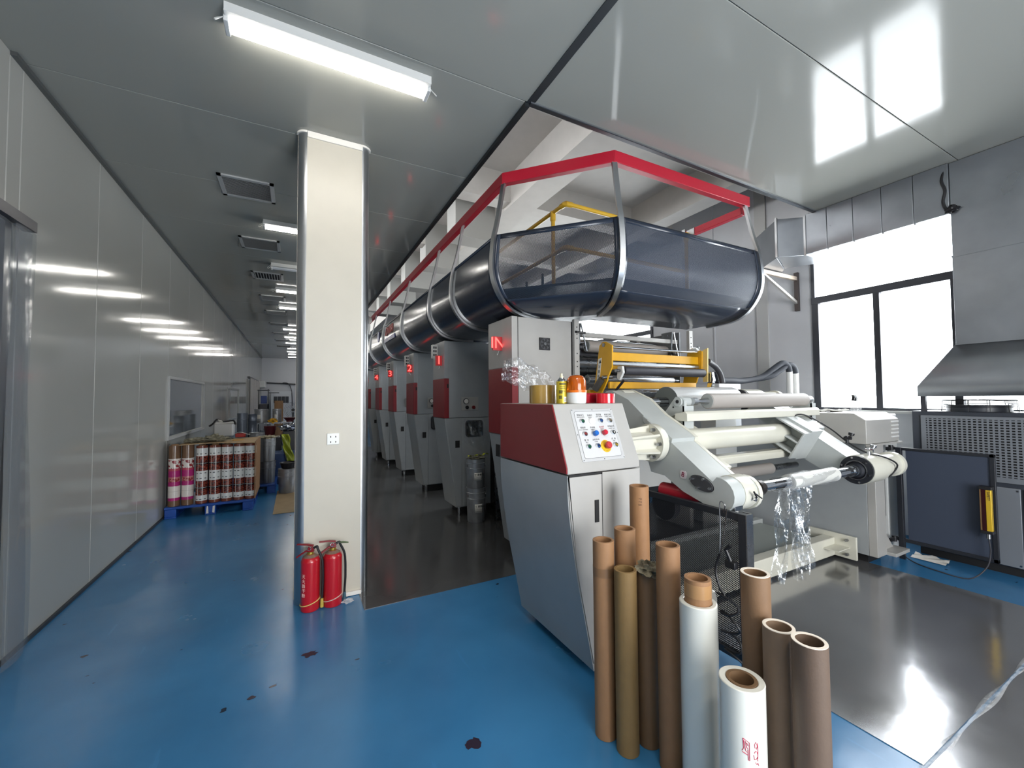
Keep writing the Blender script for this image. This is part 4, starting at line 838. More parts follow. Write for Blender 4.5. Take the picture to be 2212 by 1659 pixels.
obj('middle_beam', G().box(2.55, 3.755, 2.93, 2.96, 1.805, 1.845), M_yellow, yf, bevel=.003)
obj('lower_beam', G().box(2.57, 3.755, 2.93, 2.96, 1.628, 1.692), M_yellow, yf, bevel=.004)
br_ = obj('rubber_roller', G().axis((2.64, 2.83, 1.79), (1, 0, 0), [(0, .038), (.006, .043), (1.09, .043), (1.096, .038)], 36), M_rubber, yf)
obj('journal', G().cyl((2.55, 2.83, 1.79), (3.77, 2.83, 1.79), .014), M_steel, br_)
for x in (2.487, 3.771): obj('hinge_block', G().box(x, x+.05, 3.12, 3.31, 1.55, 1.62), M_yellow, yf, bevel=.003)
obj('cylinder_rod', G().cyl((2.62, 2.80, 1.70), (2.58, 2.90, 1.58), .012), M_black, yf)
ar = obj('roller_arm', G().px(2.60, 2.625, [(2.86, 1.83), (2.80, 1.83), (2.79, 1.77), (2.84, 1.70), (2.87, 1.72)]), M_white, yf, bevel=.004)
cl = obj('air_cylinder', G().cyl((2.52, 2.98, 1.72), (2.50, 3.06, 1.62), .032), mat('valve_brown', (70, 66, 62), .4), yf); obj('fitting', G().cyl((2.50, 2.95, 1.73), (2.60, 2.93, 1.74), .018), M_steel, cl)
obj('clamp', G().px(3.80, 3.84, [(2.84, 1.80), (2.78, 1.80), (2.76, 1.72), (2.80, 1.60), (2.86, 1.58), (2.83, 1.70)]), M_chrome, yf, bevel=.006)
obj('hose_stub', G().wire(smooth_path([(3.95, 2.93, 1.93), (4.04, 2.95, 1.905), (4.12, 2.95, 1.86), (4.18, 2.95, 1.79), (4.21, 2.95, 1.70)]), .03, 14), M_rubber, yf)
# ------------------------------------------------------------------ mesh screens
M_mesh = holes(mat('woven_mesh', (20, 22, 28), .6), 2*PI/.0105, .42)
sc = thing('mesh_screen', (2.17, 1.76, 0), 'black framed mesh screen standing behind the paper tubes', 'screen')
def scr(n, x0, x1, y0, y1, z0, z1): return obj(n, G().box(x0, x1, y0, y1, z0, z1), M_blackpaint, sc, bevel=.002)
scr('top_rail', 2.155, 2.185, 1.40, 2.13, .865, .903); scr('bottom_rail', 2.155, 2.185, 1.40, 2.13, .10, .14); scr('post', 2.15, 2.20, 1.39, 1.435, .02, .905); scr('post', 2.155, 2.185, 2.10, 2.135, .02, .903)
obj('corner_angle', G().box(2.20, 2.206, 1.385, 1.44, .3, .908).box(2.15, 2.206, 1.384, 1.39, .3, .908), M_steel, sc)
obj('mesh', G().grid(lambda u, v: (2.17, 1.43+.68*u, .13+.74*v), 1, 1, lambda u, v: (.68*u, .74*v)), M_mesh, sc)
lt = obj('latch', G().box(2.12, 2.155, 1.44, 1.50, .60, .64), M_black, sc, bevel=.004); obj('latch_handle', G().wire([(2.13, 1.47, .64), (2.12, 1.49, .70), (2.12, 1.46, .73)], .01), M_black, lt)
obj('foot', G().box(2.10, 2.24, 1.39, 1.43, 0.004, .02), M_blackpaint, sc)
solo('wire_hanger', G().wire(smooth_path([(2.14, 1.51, .895), (2.135, 1.50, .94), (2.135, 1.53, .945), (2.14, 1.535, .80), (2.138, 1.54, .66)]), .003, 6).wire(smooth_path([(2.14, 1.49, .92), (2.13, 1.51, .75), (2.13, 1.54, .64)]), .003, 6), M_steel, 'bent wire hooked over the top of the mesh screen', 'wire', loc=(2.14, 1.52, .8))
cd = [(2.13, 1.535, .66), (2.125, 1.56, .56), (2.12, 1.53, .47), (2.12, 1.50, .44)]
for i in range(40): cd.append((2.12-.01*math.sin(i*.9), 1.49+.055*math.cos(i*.55)-.001*i, .44-.0085*i+.02*math.sin(i*.55)))
solo('coiled_cord', G().wire(smooth_path(cd, 3), .0065, 8), M_black, 'black coiled cord hanging on the mesh screen behind the white rolls', 'cord', loc=(2.12, 1.51, .4))
s2 = thing('mesh_screen', (5.1, 1.43, 0), 'dark swing screen in front of the chiller, with a yellow sensor bar', 'screen')
M_mesh2 = mat('fine_mesh_hazed', (52, 60, 76), .6)  # colour lightened to stand in for veiling glare on this side
obj('mesh', G().box(5.095, 5.105, 1.16, 1.71, .19, 1.03), M_mesh2, s2)
for b_ in ((5.085, 5.115, 1.15, 1.79, 1.025, 1.05), (5.085, 5.115, 1.15, 1.79, .165, .195)): obj('rail', G().box(*b_), M_blackpaint, s2, bevel=.002)
obj('post', G().box(5.085, 5.115, 1.15, 1.18, .165, 1.05), M_blackpaint, s2, bevel=.002); obj('post', G().box(5.08, 5.12, 1.74, 1.78, .10, 1.05), M_blackpaint, s2, bevel=.002)
for z in (1.04, .18): obj('hinge', G().cyl((5.05, 1.80, z-.02), (5.05, 1.80, z+.03), .018, seg=14), M_black, s2)
obj('hinge_arm', G().box(4.965, 5.10, 1.79, 1.81, .17, .20).box(4.965, 5.10, 1.79, 1.81, 1.025, 1.055), M_black, s2)
obj('leg', G().box(5.085, 5.115, 1.74, 1.78, 0, .10), M_blackpaint, s2)
t = thing('light_curtain_bar', (5.03, 1.19, .4), 'slim yellow sensor bar fixed on the dark swing screen', 'sensor')
obj('housing', G().box(5.02, 5.06, 1.163, 1.195, .425, .77), mat('sensor_yellow', (214, 176, 50), .35, .3), t, bevel=.003)
obj('lens', G().box(5.018, 5.06, 1.195, 1.218, .43, .765), mat('lens_dark', (50, 20, 22), .15), t)
obj('side_strip', G().box(5.02, 5.06, 1.218, 1.228, .43, .765), mat('strip_brown', (120, 92, 60), .4), t)
for z in (.765, .405): obj('end_cap', G().box(5.012, 5.083, 1.158, 1.232, z, z+.025), M_black, t, bevel=.003)
obj('plug', G().cyl((5.04, 1.19, .365), (5.04, 1.19, .407), .013), M_steel, t)
text('lettering', 'SAFETY', .022, frame_m((5.0185, 1.178, .715), (0, 0, -1), (0, -1, 0)), M_ink, t)
solo('sensor_cable', G().wire(smooth_path([(5.04, 1.19, .365), (5.045, 1.185, .25), (5.03, 1.21, .12), (4.98, 1.30, .012), (4.98, 1.48, .008), (5.05, 1.66, .008), (5.12, 1.80, .05)]), .005, 8), M_rubber, 'thin dark cable drooping from the yellow sensor bar to the floor', 'cable', loc=(5.03, 1.3, .1))
solo('trapped_paper', G().grid(lambda u, v: (5.20+.12*v, 1.50+.24*u, .006+.03*abs(math.sin(u*6+v*5))*v), 10, 6), M_paper, 'white scrap of paper under the dark swing screen', 'paper', loc=(5.2, 1.6, 0))
# ------------------------------------------------------------------ chiller below the hood
ch = thing('chiller', (5.7, .6, 0), 'black chiller cabinet with grey grille and wire fan guards on top', 'chiller')
M_chb = mat('chiller_black', (54, 58, 66), .4)
obj('body', G().box(5.42, 5.95, -.6, 1.76, .07, 1.39), M_chb, ch, bevel=.006)
obj('skid', G().box(5.44, 5.93, -.58, 1.74, 0, .07), M_dark, ch)
gp = obj('grille_frame', G().box(5.405, 5.42, -.4, 1.69, 1.325, 1.35).box(5.405, 5.42, -.4, 1.69, .785, .83).box(5.405, 5.42, 1.655, 1.69, .83, 1.325), mat('grille_grey', (128, 132, 138), .45, .3), ch)
g = G()
for i in range(21): z = .83+.495*(i+.5)/21; g.box(5.406, 5.412, -.4, 1.66, z-.0055, z+.0055)
for i in range(62): y = 1.655-2.0*(i+.5)/62; g.box(5.405, 5.411, y-.006, y+.006, .83, 1.325)
obj('grille_bars', g, MC['grille_grey'], ch, kind='stuff')
obj('grille_backing', G().box(5.416, 5.421, -.4, 1.66, .83, 1.325), M_dark, ch)
lp2 = obj('lower_panel', G().box(5.405, 5.42, 1.085, 1.70, .08, .745), MC['grille_grey'], ch, bevel=.003); obj('lower_panel', G().box(5.405, 5.42, .4, 1.065, .08, .745), MC['grille_grey'], ch, bevel=.003)
for z in (.10, .725): obj('screw', G().axis((5.406, 1.10, z), (-1, 0, 0), [(0, .008), (.004, .007)], 10), M_steel, lp2)
for k, yc in enumerate((1.37, .79)):
    f = obj('fan_guard', G().cyl((5.68, yc, 1.39), (5.68, yc, 1.45), .21, seg=36), M_chb, ch)
    for i in range(6): z = 1.43+.012*i; obj('ring', G().wire([(5.68+.245*math.cos(2*PI*j/30), yc+.245*math.sin(2*PI*j/30), z) for j in range(31)], .0025, 5), M_black, f)
    for i in range(3): obj('ring', G().wire([(5.68+(.07+.06*i)*math.cos(2*PI*j/24), yc+(.07+.06*i)*math.sin(2*PI*j/24), 1.497) for j in range(25)], .0025, 5), M_black, f)
    for i in range(12):
        a = 2*PI*i/12; obj('spoke', G().wire([(5.68+.03*math.cos(a), yc+.03*math.sin(a), 1.50), (5.68+.24*math.cos(a), yc+.24*math.sin(a), 1.495), (5.68+.248*math.cos(a), yc+.248*math.sin(a), 1.39)], .003, 5), M_black, f)
# galvanised hood, riser and duct
hd = thing('exhaust_hood', (5.6, .6, 1.54), 'large galvanised hood and riser above the black chiller', 'hood')
obj('riser', G().box(5.22, 5.97, -.6, 1.375, 2.79, 3.645), M_galv, hd, bevel=.003); obj('riser', G().box(5.218, 5.972, -.602, 1.378, 2.0, 2.79), M_galv, hd, bevel=.003)
obj('skirt', G().rings([[(5.22, 1.378, 2.0), (5.97, 1.378, 2.0), (5.97, -.6, 2.0), (5.22, -.6, 2.0)], [(5.20, 1.64, 1.63), (5.97, 1.64, 1.63), (5.97, -.86, 1.63), (5.20, -.86, 1.63)], [(5.20, 1.64, 1.535), (5.97, 1.64, 1.535), (5.97, -.86, 1.535), (5.20, -.86, 1.535)]], True, (False, False)), M_galv, hd, smooth=20, solid=.003)
for z in (2.79, 2.0): obj('seam', G().box(5.212, 5.22, -.6, 1.38, z-.008, z+.008), M_galv, hd)
obj('leg', G().box(5.24, 5.275, 1.60, 1.635, 1.39, 1.60), mat('leg_dark', (66, 66, 72), .4, .4), hd)
obj('sealant', G().wire(smooth_path([(5.215, 1.40, 3.60), (5.2, 1.42, 3.5), (5.2, 1.40, 3.4), (5.2, 1.415, 3.3), (5.2, 1.39, 3.22), (5.2, 1.33, 3.20)]), .012, 8), M_black, hd)
obj('sealant_blob', crumple((5.2, 1.36, 3.215), .03, (.6, 1.4, 1), 5), M_black, hd)
du = thing('air_duct', (5.4, 2.2, 3.18), 'square galvanised duct running from the hood along the ceiling', 'duct')
def dseg(y0, y1): obj('duct_section', G().box(5.20, 5.70, y0, y1, 3.18, 3.645), M_galv, du, bevel=.003)
ysd = [1.378, 1.62, 1.86, 2.10, 2.34, 2.56]
for a, c in zip(ysd, ysd[1:]):
    dseg(a, c-.004); obj('rib', G().box(5.21, 5.70, c-.012, c, 3.168, 3.18), M_alu, du)
obj('elbow', G().pz(3.17, 3.62, [(5.20, 2.56), (5.70, 2.56), (5.50, 2.95), (4.96, 2.74)]), M_galv, du, bevel=.003)
obj('duct_section', G().pz(3.16, 3.61, [(4.96, 2.745), (5.50, 2.955), (5.62, 3.05), (5.32, 3.22)]), M_galv, du, bevel=.003)
for a in ((5.195, 2.558), (4.955, 2.742)): obj('seam', G().box(a[0]-.006, a[0]+.012, a[1]-.012, a[1]+.012, 3.165, 3.63), M_alu, du)
wb = thing('wall_bracket', (5.98, 3.06, 2.7), 'rusty triangular steel bracket on the wall under the duct', 'bracket')
obj('wall_bar', G().box(5.955, 5.998, 3.035, 3.085, 2.69, 3.21), mat('rust_dark', (84, 76, 74), .5, .5), wb, bevel=.002)
obj('arm', G().box(5.10, 5.96, 3.04, 3.08, 3.10, 3.15), mat('rust_arm', (180, 165, 150), .5, .5, var=.25, vscale=5), wb, bevel=.002)
obj('brace', G().prism([(5.96, 3.045, 2.78), (5.96, 3.045, 2.82), (5.22, 3.045, 3.11), (5.18, 3.045, 3.10)], (0, .03, 0)), mat('brace', (176, 172, 166), .45, .5), wb)
# ------------------------------------------------------------------ cardboard tubes and film rolls in the foreground
gt = 'paper tubes standing in the foreground'
def tube(x, y, h, label, c=None, r=.049, ri=.037, name='paper_tube', rim=None, tilt=(0, 0)):
    t = thing(name, (x, y, 0), label, 'tube', gt); m = c or M_card
    bo = obj('shell', G().pipe((x, y, .001), (x, y, h), r, ri, 44), m, t, bevel=.0012, seg=1)
    if rim: obj('rim', G().pipe((x, y, h-.001), (x, y, h+.0015), r-.0008, ri+.0008, 44), rim, t)
    t.rotation_euler = (tilt[0], tilt[1], 0)
    return t
def kraft(n, c): return mat(n, c, .65, var=.05, vscale=18, bump=.05, bscale=90)
Ka, Kb, Kc, Kd = kraft('kraft_tan', (146, 108, 74)), kraft('kraft_olive', (128, 104, 62)), kraft('kraft_brown', (108, 82, 56)), kraft('kraft_grey', (124, 102, 82))
M_rim = mat('rim_pale', (232, 222, 208), .7)
t1 = tube(1.278, 1.52, .884, 'tan paper tube with a brown tape band, leftmost of the group', Ka)
obj('tape_band', G().pipe((1.278, 1.52, .725), (1.278, 1.52, .765), .0498, .049, 40), mat('band_brown', (128, 96, 66), .35), t1)
tube(1.392, 1.50, .925, 'short-looking tan tube between the banded tube and the tallest tube', Ka)
t3 = tube(1.603, 1.615, 1.083, 'tallest paper tube, reaching up beside the console front', kraft('kraft_warm', (146, 106, 70)))
text('lettering', '7 7 5', .02, frame_m((1.571, 1.576, 1.01), (0, 0, -1), (.77, -.64, 0)), mat('stamp', (110, 80, 60), .7), t3)
tube(1.305, 1.407, .785, 'glossy olive brown tube in front of the banded one', kraft('kraft_olive2', (124, 98, 58)))
t5 = tube(1.42, 1.395, .765, 'dark brown tube with a dirty rag stuffed in its top', Kc)
solo('rag', crumple((1.412, 1.378, .775), .05, (1.0, 1.0, .55), 11), mat('rag_stained', (120, 112, 92), .9, var=.7, vscale=38), 'stained rag stuffed into the top of the dark brown tube', 'rag', loc=(1.41, 1.38, .77))
tube(1.41, 1.26, .92, 'tan tube between the rag-topped tube and the tall white roll', kraft('kraft_mid', (138, 102, 70)))
M_film = mat('white_film', (214, 214, 206), .22, spec=.6, coat=.5, bump=.03, bscale=8)
t7 = thing('film_roll', (1.40, 1.107, 0), 'tall white film roll with brown core sticking out at the top', 'film roll')
obj('wound_film', G().pipe((1.40, 1.107, .05), (1.40, 1.107, .751), .069, .0495, 52), M_film, t7, bevel=.004)
obj('core', G().pipe((1.40, 1.107, .001), (1.40, 1.107, .84), .049, .037, 44), Ka, t7)
obj('tape_band', G().pipe((1.40, 1.107, .775), (1.40, 1.107, .825), .0496, .049, 40), mat('band_tan', (165, 126, 84), .3), t7)
t7b = thing('film_roll', (1.505, 1.135, 0), 'thin clear film roll squeezed behind the tall white roll', 'film roll')
obj('wound_film', G().axis((1.505, 1.135, .53), (0, 0, 1), [(0, .016), (.008, .028), (.20, .028), (.225, .02), (.23, .012)], 28), mat('film_greyish', (196, 194, 186), .25, coat=.4), t7b)
obj('core', G().cyl((1.505, 1.135, .001), (1.505, 1.135, .53), .013), M_film, t7b)
t8 = thing('film_roll', (1.31, .875, 0), 'short white film roll with red characters, nearest the camera', 'film roll')
obj('wound_film', G().pipe((1.31, .875, .001), (1.31, .875, .619), .0685, .047, 56), mat('white_film2', (222, 220, 210), .18, coat=.6), t8, bevel=.003)
obj('core', G().pipe((1.31, .875, .001), (1.31, .875, .62), .0465, .036, 44), Kc, t8)
M_pen = mat('red_pen', (190, 50, 80), .5)
def on_roll(a, z): return Vector((1.31+.0688*math.cos(a), .875+.0688*math.sin(a), z))
def stroke(pts, n='lettering'):
    obj(n, G().wire([on_roll(a, z) for a, z in pts], .0011, 5), M_pen, t8)
ac = math.atan2(-.875, -1.31)
for pts in ([(-.42, .476), (-.12, .466), (-.12, .412), (-.18, .412), (-.19, .445)], [(-.42, .476), (-.40, .446), (-.47, .438)], [(-.38, .47), (-.30, .440), (-.22, .436)], [(-.30, .468), (-.26, .452), (-.19, .447)], [(-.24, .464), (-.18, .456)], [(-.47, .434), (-.36, .432), (-.22, .428)],
            [(.14, .462), (.20, .470), (.28, .458), (.24, .448), (.16, .452), (.14, .462)], [(.12, .436), (.18, .442), (.26, .440), (.30, .432)], [(.08, .430), (.12, .416), (.22, .418), (.26, .424), (.30, .412)], [(.16, .408), (.24, .402), (.30, .406), (.34, .398)], [(.30, .466), (.32, .44), (.30, .42)]):
    stroke([(ac+.35+a*.85, z) for a, z in pts])
tube(1.519, .951, .892, 'brown tube at the right of the mesh screen post', kraft('kraft_b1', (116, 88, 62)), rim=M_rim)
tube(1.472, .844, .76, 'grey brown tube, second from the right of the group', Kd, rim=M_rim)
tube(1.429, .727, .783, 'dark grey brown tube with a pale rim, rightmost of the group', kraft('kraft_dark', (92, 74, 60)), rim=M_rim)
solo('wire_scrap', G().wire(smooth_path([(2.03, .86, .006), (1.98, .83, .012), (1.95, .80, .008), (1.94, .78, .014), (1.95, .80, .02)]), .004, 6), M_chrome, 'twisted bright wire scrap on the floor at the lower right', 'wire', loc=(1.98, .82, 0))
# ------------------------------------------------------------------ fire extinguishers
ge = 'red fire extinguishers at the foot of the pillar'
def ext(x, y, r, h, label, turn, yellow):
    t = thing('fire_extinguisher', (x, y, 0), label, 'extinguisher', ge)
    obj('cylinder', G().axis((x, y, 0), (0, 0, 1), [(0, r*.9), (.004, r*.97), (.012, r), (h-.055, r), (h-.05, r*1.005), (h-.045, r), (h-.02, r*.8), (h-.005, r*.42), (h, r*.3)], 40), mat('extinguisher_red', (176, 22, 34), .28, coat=.3), t)
    obj('dust', G().axis((x, y, h-.0195), (0, 0, 1), [(0, r*.80), (.0155, r*.425)], 32, (False, False)), mat('dust', (120, 98, 84), .9), t)
    obj('neck', G().axis((x, y, h-.006), (0, 0, 1), [(0, .024), (.008, .026), (.012, .022), (.022, .022)], 20), mat('brass', (170, 150, 70), .35, .8), t)
    c, s = math.cos(turn), math.sin(turn); P = lambda a, z: (x+c*a, y+s*a, z)
    q = Vector((-s, c, 0))*.011
    def bar(pts, n, m): obj(n, G().prism([Vector(P(a, z))-q for a, z in pts], q*2), m, t, bevel=.002)
    bar([(-.02, h+.015), (.025, h+.015), (.022, h+.045), (-.018, h+.05)], 'valve', M_red)
    bar([(.02, h+.052), (-.02, h+.062), (-.095, h+.068), (-.095, h+.076), (-.02, h+.072), (.02, h+.064)], 'lever', M_red)
    bar([(.0, h+.03), (-.03, h+.028), (-.10, h-.018), (-.095, h-.028), (-.03, h+.016), (.0, h+.018)], 'carry_handle', M_red)
    obj('pin_ring', G().wire([Vector(P(-.005+.013*math.cos(a), h+.04+.013*math.sin(a)))-q*1.3 for a in [2*PI*i/16 for i in range(17)]], .0018, 6), M_chrome, t)
    hx = r+.018
    ho = obj('hose', G().wire(smooth_path([P(.015, h+.035), P(.045, h+.05), P(r*.8, h+.03), P(hx, h-.05), P(hx+.006, h-.2), P(hx, .09), P(hx, .06)]), .0085, 10), M_black, t)
    obj('nozzle', G().axis(P(hx, .075), (0, 0, -1), [(0, .010), (.05, .013), (.065, .013)], 16), mat('nozzle_teal', (52, 84, 100), .4) if not yellow else mat('nozzle_yel', (180, 160, 70), .4), t)
    obj('strap', G().wire([(x+(r+.003)*math.cos(a), y+(r+.003)*math.sin(a), .062+.018*math.cos(a)) for a in [2*PI*i/40 for i in range(41)]], .0038, 8), mat('strap_ivory', (205, 180, 110), .6) if yellow else mat('strap_pale', (196, 170, 160), .6), t)
    return t
e1 = ext(.107, 3.43, .0645, .405, 'left fire extinguisher with a yellowish tie strap and printed white lettering', -.35, True)
e2 = ext(.259, 3.432, .0665, .408, 'right fire extinguisher with a dry leaf stuck on its handle', .0, False)
for i, cch in enumerate('灭火器干粉'): text('lettering', cch, .03, frame_m((.107+.0655*math.cos(-2.35), 3.43+.0655*math.sin(-2.35), .26-.034*i), (.71, -.70, 0), (0, 0, 1)), mat('print_pale', (225, 190, 180), .6), e1)
solo('dry_leaf', G().grid(lambda u, v: (.30+.07*u, 3.425+.03*(v-.5)*(1-abs(2*u-1)), .452-.012*u+.02*abs(v-.5)), 10, 4), mat('leaf_green', (96, 112, 78), .7), 'dry green leaf on the handle of the right extinguisher', 'leaf', loc=(.33, 3.43, .45))
solo('clear_wrapper', crumple((.365, 3.40, .012), .03, (1.2, .9, .4), 21), film('wrapper', amount=.35, rough=.1, bump=.6), 'small crumpled clear wrapper on the floor beside the extinguishers', 'wrapper', loc=(.365, 3.40, 0))
# ------------------------------------------------------------------ pallet of printed film rolls and the clutter along the left wall
def pallet(x0, x1, y0, y1, label):
    t = thing('plastic_pallet', ((x0+x1)/2, (y0+y1)/2, 0), label, 'pallet', 'blue plastic pallets along the left wall')
    obj('deck', G().box(x0, x1, y0, y1, .118, .150), M_bluep, t, bevel=.006)
    for k in range(3):
        xc = x0+.065+(x1-x0-.13)*k/2
        for j in range(3):
            yc = y0+.07+(y1-y0-.14)*j/2; obj('block', G().box(xc-.062, xc+.062, yc-.068, yc+.068, 0.02, .119), M_bluep, t, bevel=.008)
        obj('runner', G().box(xc-.062, xc+.062, y0+.002, y1-.002, 0, .022), M_bluep, t, bevel=.004)
    return t
p1_ = pallet(-1.505, -.52, 6.87, 7.85, 'blue plastic pallet under the printed film rolls')
obj('tape_scrap', G().quad((-1.06, 6.866, .02), (-1.03, 6.866, .02), (-1.035, 6.866, .115), (-1.05, 6.866, .12)).quad((-.99, 6.866, .03), (-.965, 6.866, .02), (-.96, 6.866, .12), (-.985, 6.866, .11)), M_paper, p1_)
pallet(-1.0, -.285, 7.93, 8.9, 'blue plastic pallet behind, under the paint-streaked pails')
# printed film: bands of print with repeating blocks
M_pr = mat('printed_red', (230, 228, 222), .25, coat=.3); N, L = nodes(M_pr); b = N['Principled BSDF']
tc = N.new('ShaderNodeTexCoord'); sx = N.new('ShaderNodeSeparateXYZ'); L.new(tc.outputs['Object'], sx.inputs[0])
def band(x, stops):
    r = N.new('ShaderNodeValToRGB'); r.color_ramp.interpolation = 'CONSTANT'; e = r.color_ramp.elements
    e[0].position = stops[0][0]; e[0].color = (*lin(stops[0][1]), 1); e[1].position = stops[1][0]; e[1].color = (*lin(stops[1][1]), 1)
    for p, c in stops[2:]:
        q = e.new(p); q.color = (*lin(c), 1)
    L.new(x, r.inputs[0]); return r.outputs[0]
zm = N.new('ShaderNodeMapRange'); zm.inputs[1].default_value = 0; zm.inputs[2].default_value = .80; L.new(sx.outputs[2], zm.inputs[0])
Wt, Bk, Br = (226, 226, 222), (40, 22, 22), (120, 62, 46)
bands = band(zm.outputs[0], [(0, Br), (.05, Wt), (.14, (120, 40, 36)), (.245, Bk), (.262, Wt), (.268, Bk), (.28, (120, 40, 36)), (.38, Wt), (.55, (120, 40, 36)), (.655, Bk), (.672, Wt), (.678, Bk), (.69, (120, 40, 36)), (.80, Wt), (.93, Br)])
tcn = N.new('ShaderNodeTexNoise'); tcn.inputs['Scale'].default_value = 38; mp = N.new('ShaderNodeMapping'); mp.inputs['Rotation'].default_value = (0, .7, 0); mp.inputs['Scale'].default_value = (1, 1, 2.4); L.new(tc.outputs['Object'], mp.inputs[0]); L.new(mp.outputs[0], tcn.inputs['Vector'])
meat = N.new('ShaderNodeValToRGB'); meat.color_ramp.elements[0].color = (*lin((48, 14, 14)), 1); meat.color_ramp.elements[1].color = (*lin((168, 78, 58)), 1); meat.color_ramp.elements[0].position = .38; meat.color_ramp.elements[1].position = .66; L.new(tcn.outputs[0], meat.inputs[0])
mask = band(zm.outputs[0], [(0, (0, 0, 0)), (.14, (255,)*3), (.245, (0, 0, 0)), (.28, (255,)*3), (.38, (0, 0, 0)), (.55, (255,)*3), (.655, (0, 0, 0)), (.69, (255,)*3), (.80, (0, 0, 0))])
m1_ = N.new('ShaderNodeMix'); m1_.data_type = 'RGBA'; L.new(mask, m1_.inputs[0]); L.new(bands, m1_.inputs[6]); L.new(meat.outputs[0], m1_.inputs[7]); L.new(m1_.outputs[2], b.inputs['Base Color'])
M_pk = mat('printed_pink', (230, 225, 220), .25, coat=.3); N, L = nodes(M_pk); b = N['Principled BSDF']
tc = N.new('ShaderNodeTexCoord'); sx = N.new('ShaderNodeSeparateXYZ'); L.new(tc.outputs['Object'], sx.inputs[0]); zm = N.new('ShaderNodeMapRange'); zm.inputs[2].default_value = .80; L.new(sx.outputs[2], zm.inputs[0])
Pk, Cr = (170, 40, 110), (222, 212, 204)
bp_k = band(zm.outputs[0], [(0, (112, 84, 62)), (.09, Pk), (.14, Cr), (.24, (200, 190, 182)), (.25, Cr), (.33, Pk), (.40, (190, 120, 120)), (.48, Pk), (.58, (180, 70, 90)), (.62, Cr), (.78, (112, 84, 62))])
nz = N.new('ShaderNodeTexNoise'); nz.inputs['Scale'].default_value = 22; L.new(tc.outputs['Object'], nz.inputs['Vector']); rp = N.new('ShaderNodeValToRGB'); rp.color_ramp.elements[0].position = .5; rp.color_ramp.elements[1].position = .56; L.new(nz.outputs[0], rp.inputs[0])
ms = band(zm.outputs[0], [(0, (0, 0, 0)), (.40, (255,)*3), (.48, (0, 0, 0)), (.62, (255,)*3), (.76, (0, 0, 0))])
mm = N.new('ShaderNodeMath'); mm.operation = 'MULTIPLY'; L.new(rp.outputs[0], mm.inputs[0]); L.new(ms, mm.inputs[1]); mx = N.new('ShaderNodeMix'); mx.data_type = 'RGBA'; L.new(mm.outputs[0], mx.inputs[0]); L.new(bp_k, mx.inputs[6]); mx.inputs[7].default_value = (*lin((140, 44, 48)), 1); L.new(mx.outputs[2], b.inputs['Base Color'])
gr = 'printed film rolls on the blue pallet'
def proll(x, y, r, m, label, h=.78, marks=True):
    t = thing('printed_roll', (x, y, .151), label, 'film roll', gr)
    obj('wound_film', G().cyl((x, y, .151), (x, y, .151+h), r, seg=32), m, t, bevel=.003)
    obj('core', G().pipe((x, y, .151), (x, y, .151+h+.012), .04, .03, 24), M_card, t)
    if marks:
        for a in (-2.15, -1.3):
            obj('register_line', G().grid(lambda u, v: (x+(r+.0006)*math.cos(a+.075*u), y+(r+.0006)*math.sin(a+.075*u), .151+.05+.64*v), 1, 1), M_paper, t)
        for z in (.055, .335, .405, .665):
            for a in (-2.45, -1.8, -1.0):
                obj('print_block', G().grid(lambda u, v: (x+(r+.0008)*math.cos(a+.36*u), y+(r+.0008)*math.sin(a+.36*u), .151+z+.011*v), 3, 1), mat('print_grey', (84, 84, 84), .5), t)
    return t
proll(-1.42, 6.955, .066, M_pk, 'pink printed film roll against the wall, leftmost on the pallet', .80, False); proll(-1.278, 6.96, .066, M_pk, 'pink printed film roll, second from the left wall', .80, False)
xs5 = (-1.125, -.98, -.84, -.70, -.565)
for i, (x, s) in enumerate(zip(xs5, ('first red and white film roll beside the pink ones', 'second red and white film roll from the left', 'middle roll of the five red and white film rolls', 'fourth red and white film roll from the left', 'rightmost red and white film roll, at the pallet corner'))):
    proll(x, 6.965, .067, M_pr, s)
solo('cardboard_board', G().box(-.512, -.50, 6.90, 7.8, .151, .95), M_card, 'upright cardboard sheet along the right side of the pallet', 'cardboard', loc=(-.505, 7.35, .151))
def csheet(u, v): return (-1.37+.86*u, 6.86+1.0*v, .951+.012*math.sin(u*4+v*2))
solo('cardboard_sheet', G().grid(csheet, 16, 10), mat('cardboard_pale', (178, 152, 116), .75, var=.06), 'pale cardboard sheet lying over the printed rolls', 'cardboard', loc=(-.95, 7.3, .95), solid=.006)
for i, (x, y, r, sc_2) in enumerate(((-1.16, 7.15, .12, (1.4, 1, .3)), (-1.02, 7.2, .10, (1.3, 1, .5)), (-.93, 7.0, .09, (1.6, .8, .25)), (-1.18, 7.0, .08, (1.6, .9, .25)))):
    solo('cotton_glove', crumple((x, y, .985+.01*i), r, sc_2, 30+i), mat('glove_dirty', (134, 130, 112), .9, var=.65, vscale=26), ('dirty cotton gloves heaped on the cardboard, biggest lump', 'dirty glove on top of the heap beside the wall window', 'flat dirty glove hanging at the front edge of the cardboard', 'dirty glove at the left front of the cardboard')[i], 'glove', 'dirty cotton gloves on the cardboard', loc=(x, y, .97))
solo('yellow_knife', G().box(-.80, -.66, 7.10, 7.125, .965, .975), M_yellow, 'yellow knife handle lying on the pale cardboard sheet', 'knife', loc=(-.73, 7.11, .965), bevel=.004)
t = thing('red_box', (-.76, 7.75, .965), 'small open red box at the back of the cardboard sheet', 'box'); M_rb = mat('box_red', (168, 36, 32), .45)
obj('tray', G().box(-.83, -.70, 7.68, 7.80, .965, .970).box(-.83, -.825, 7.68, 7.80, .965, 1.02).box(-.705, -.70, 7.68, 7.80, .965, 1.02).box(-.83, -.70, 7.68, 7.685, .965, 1.02).box(-.83, -.70, 7.795, 7.80, .965, 1.02), M_rb, t)
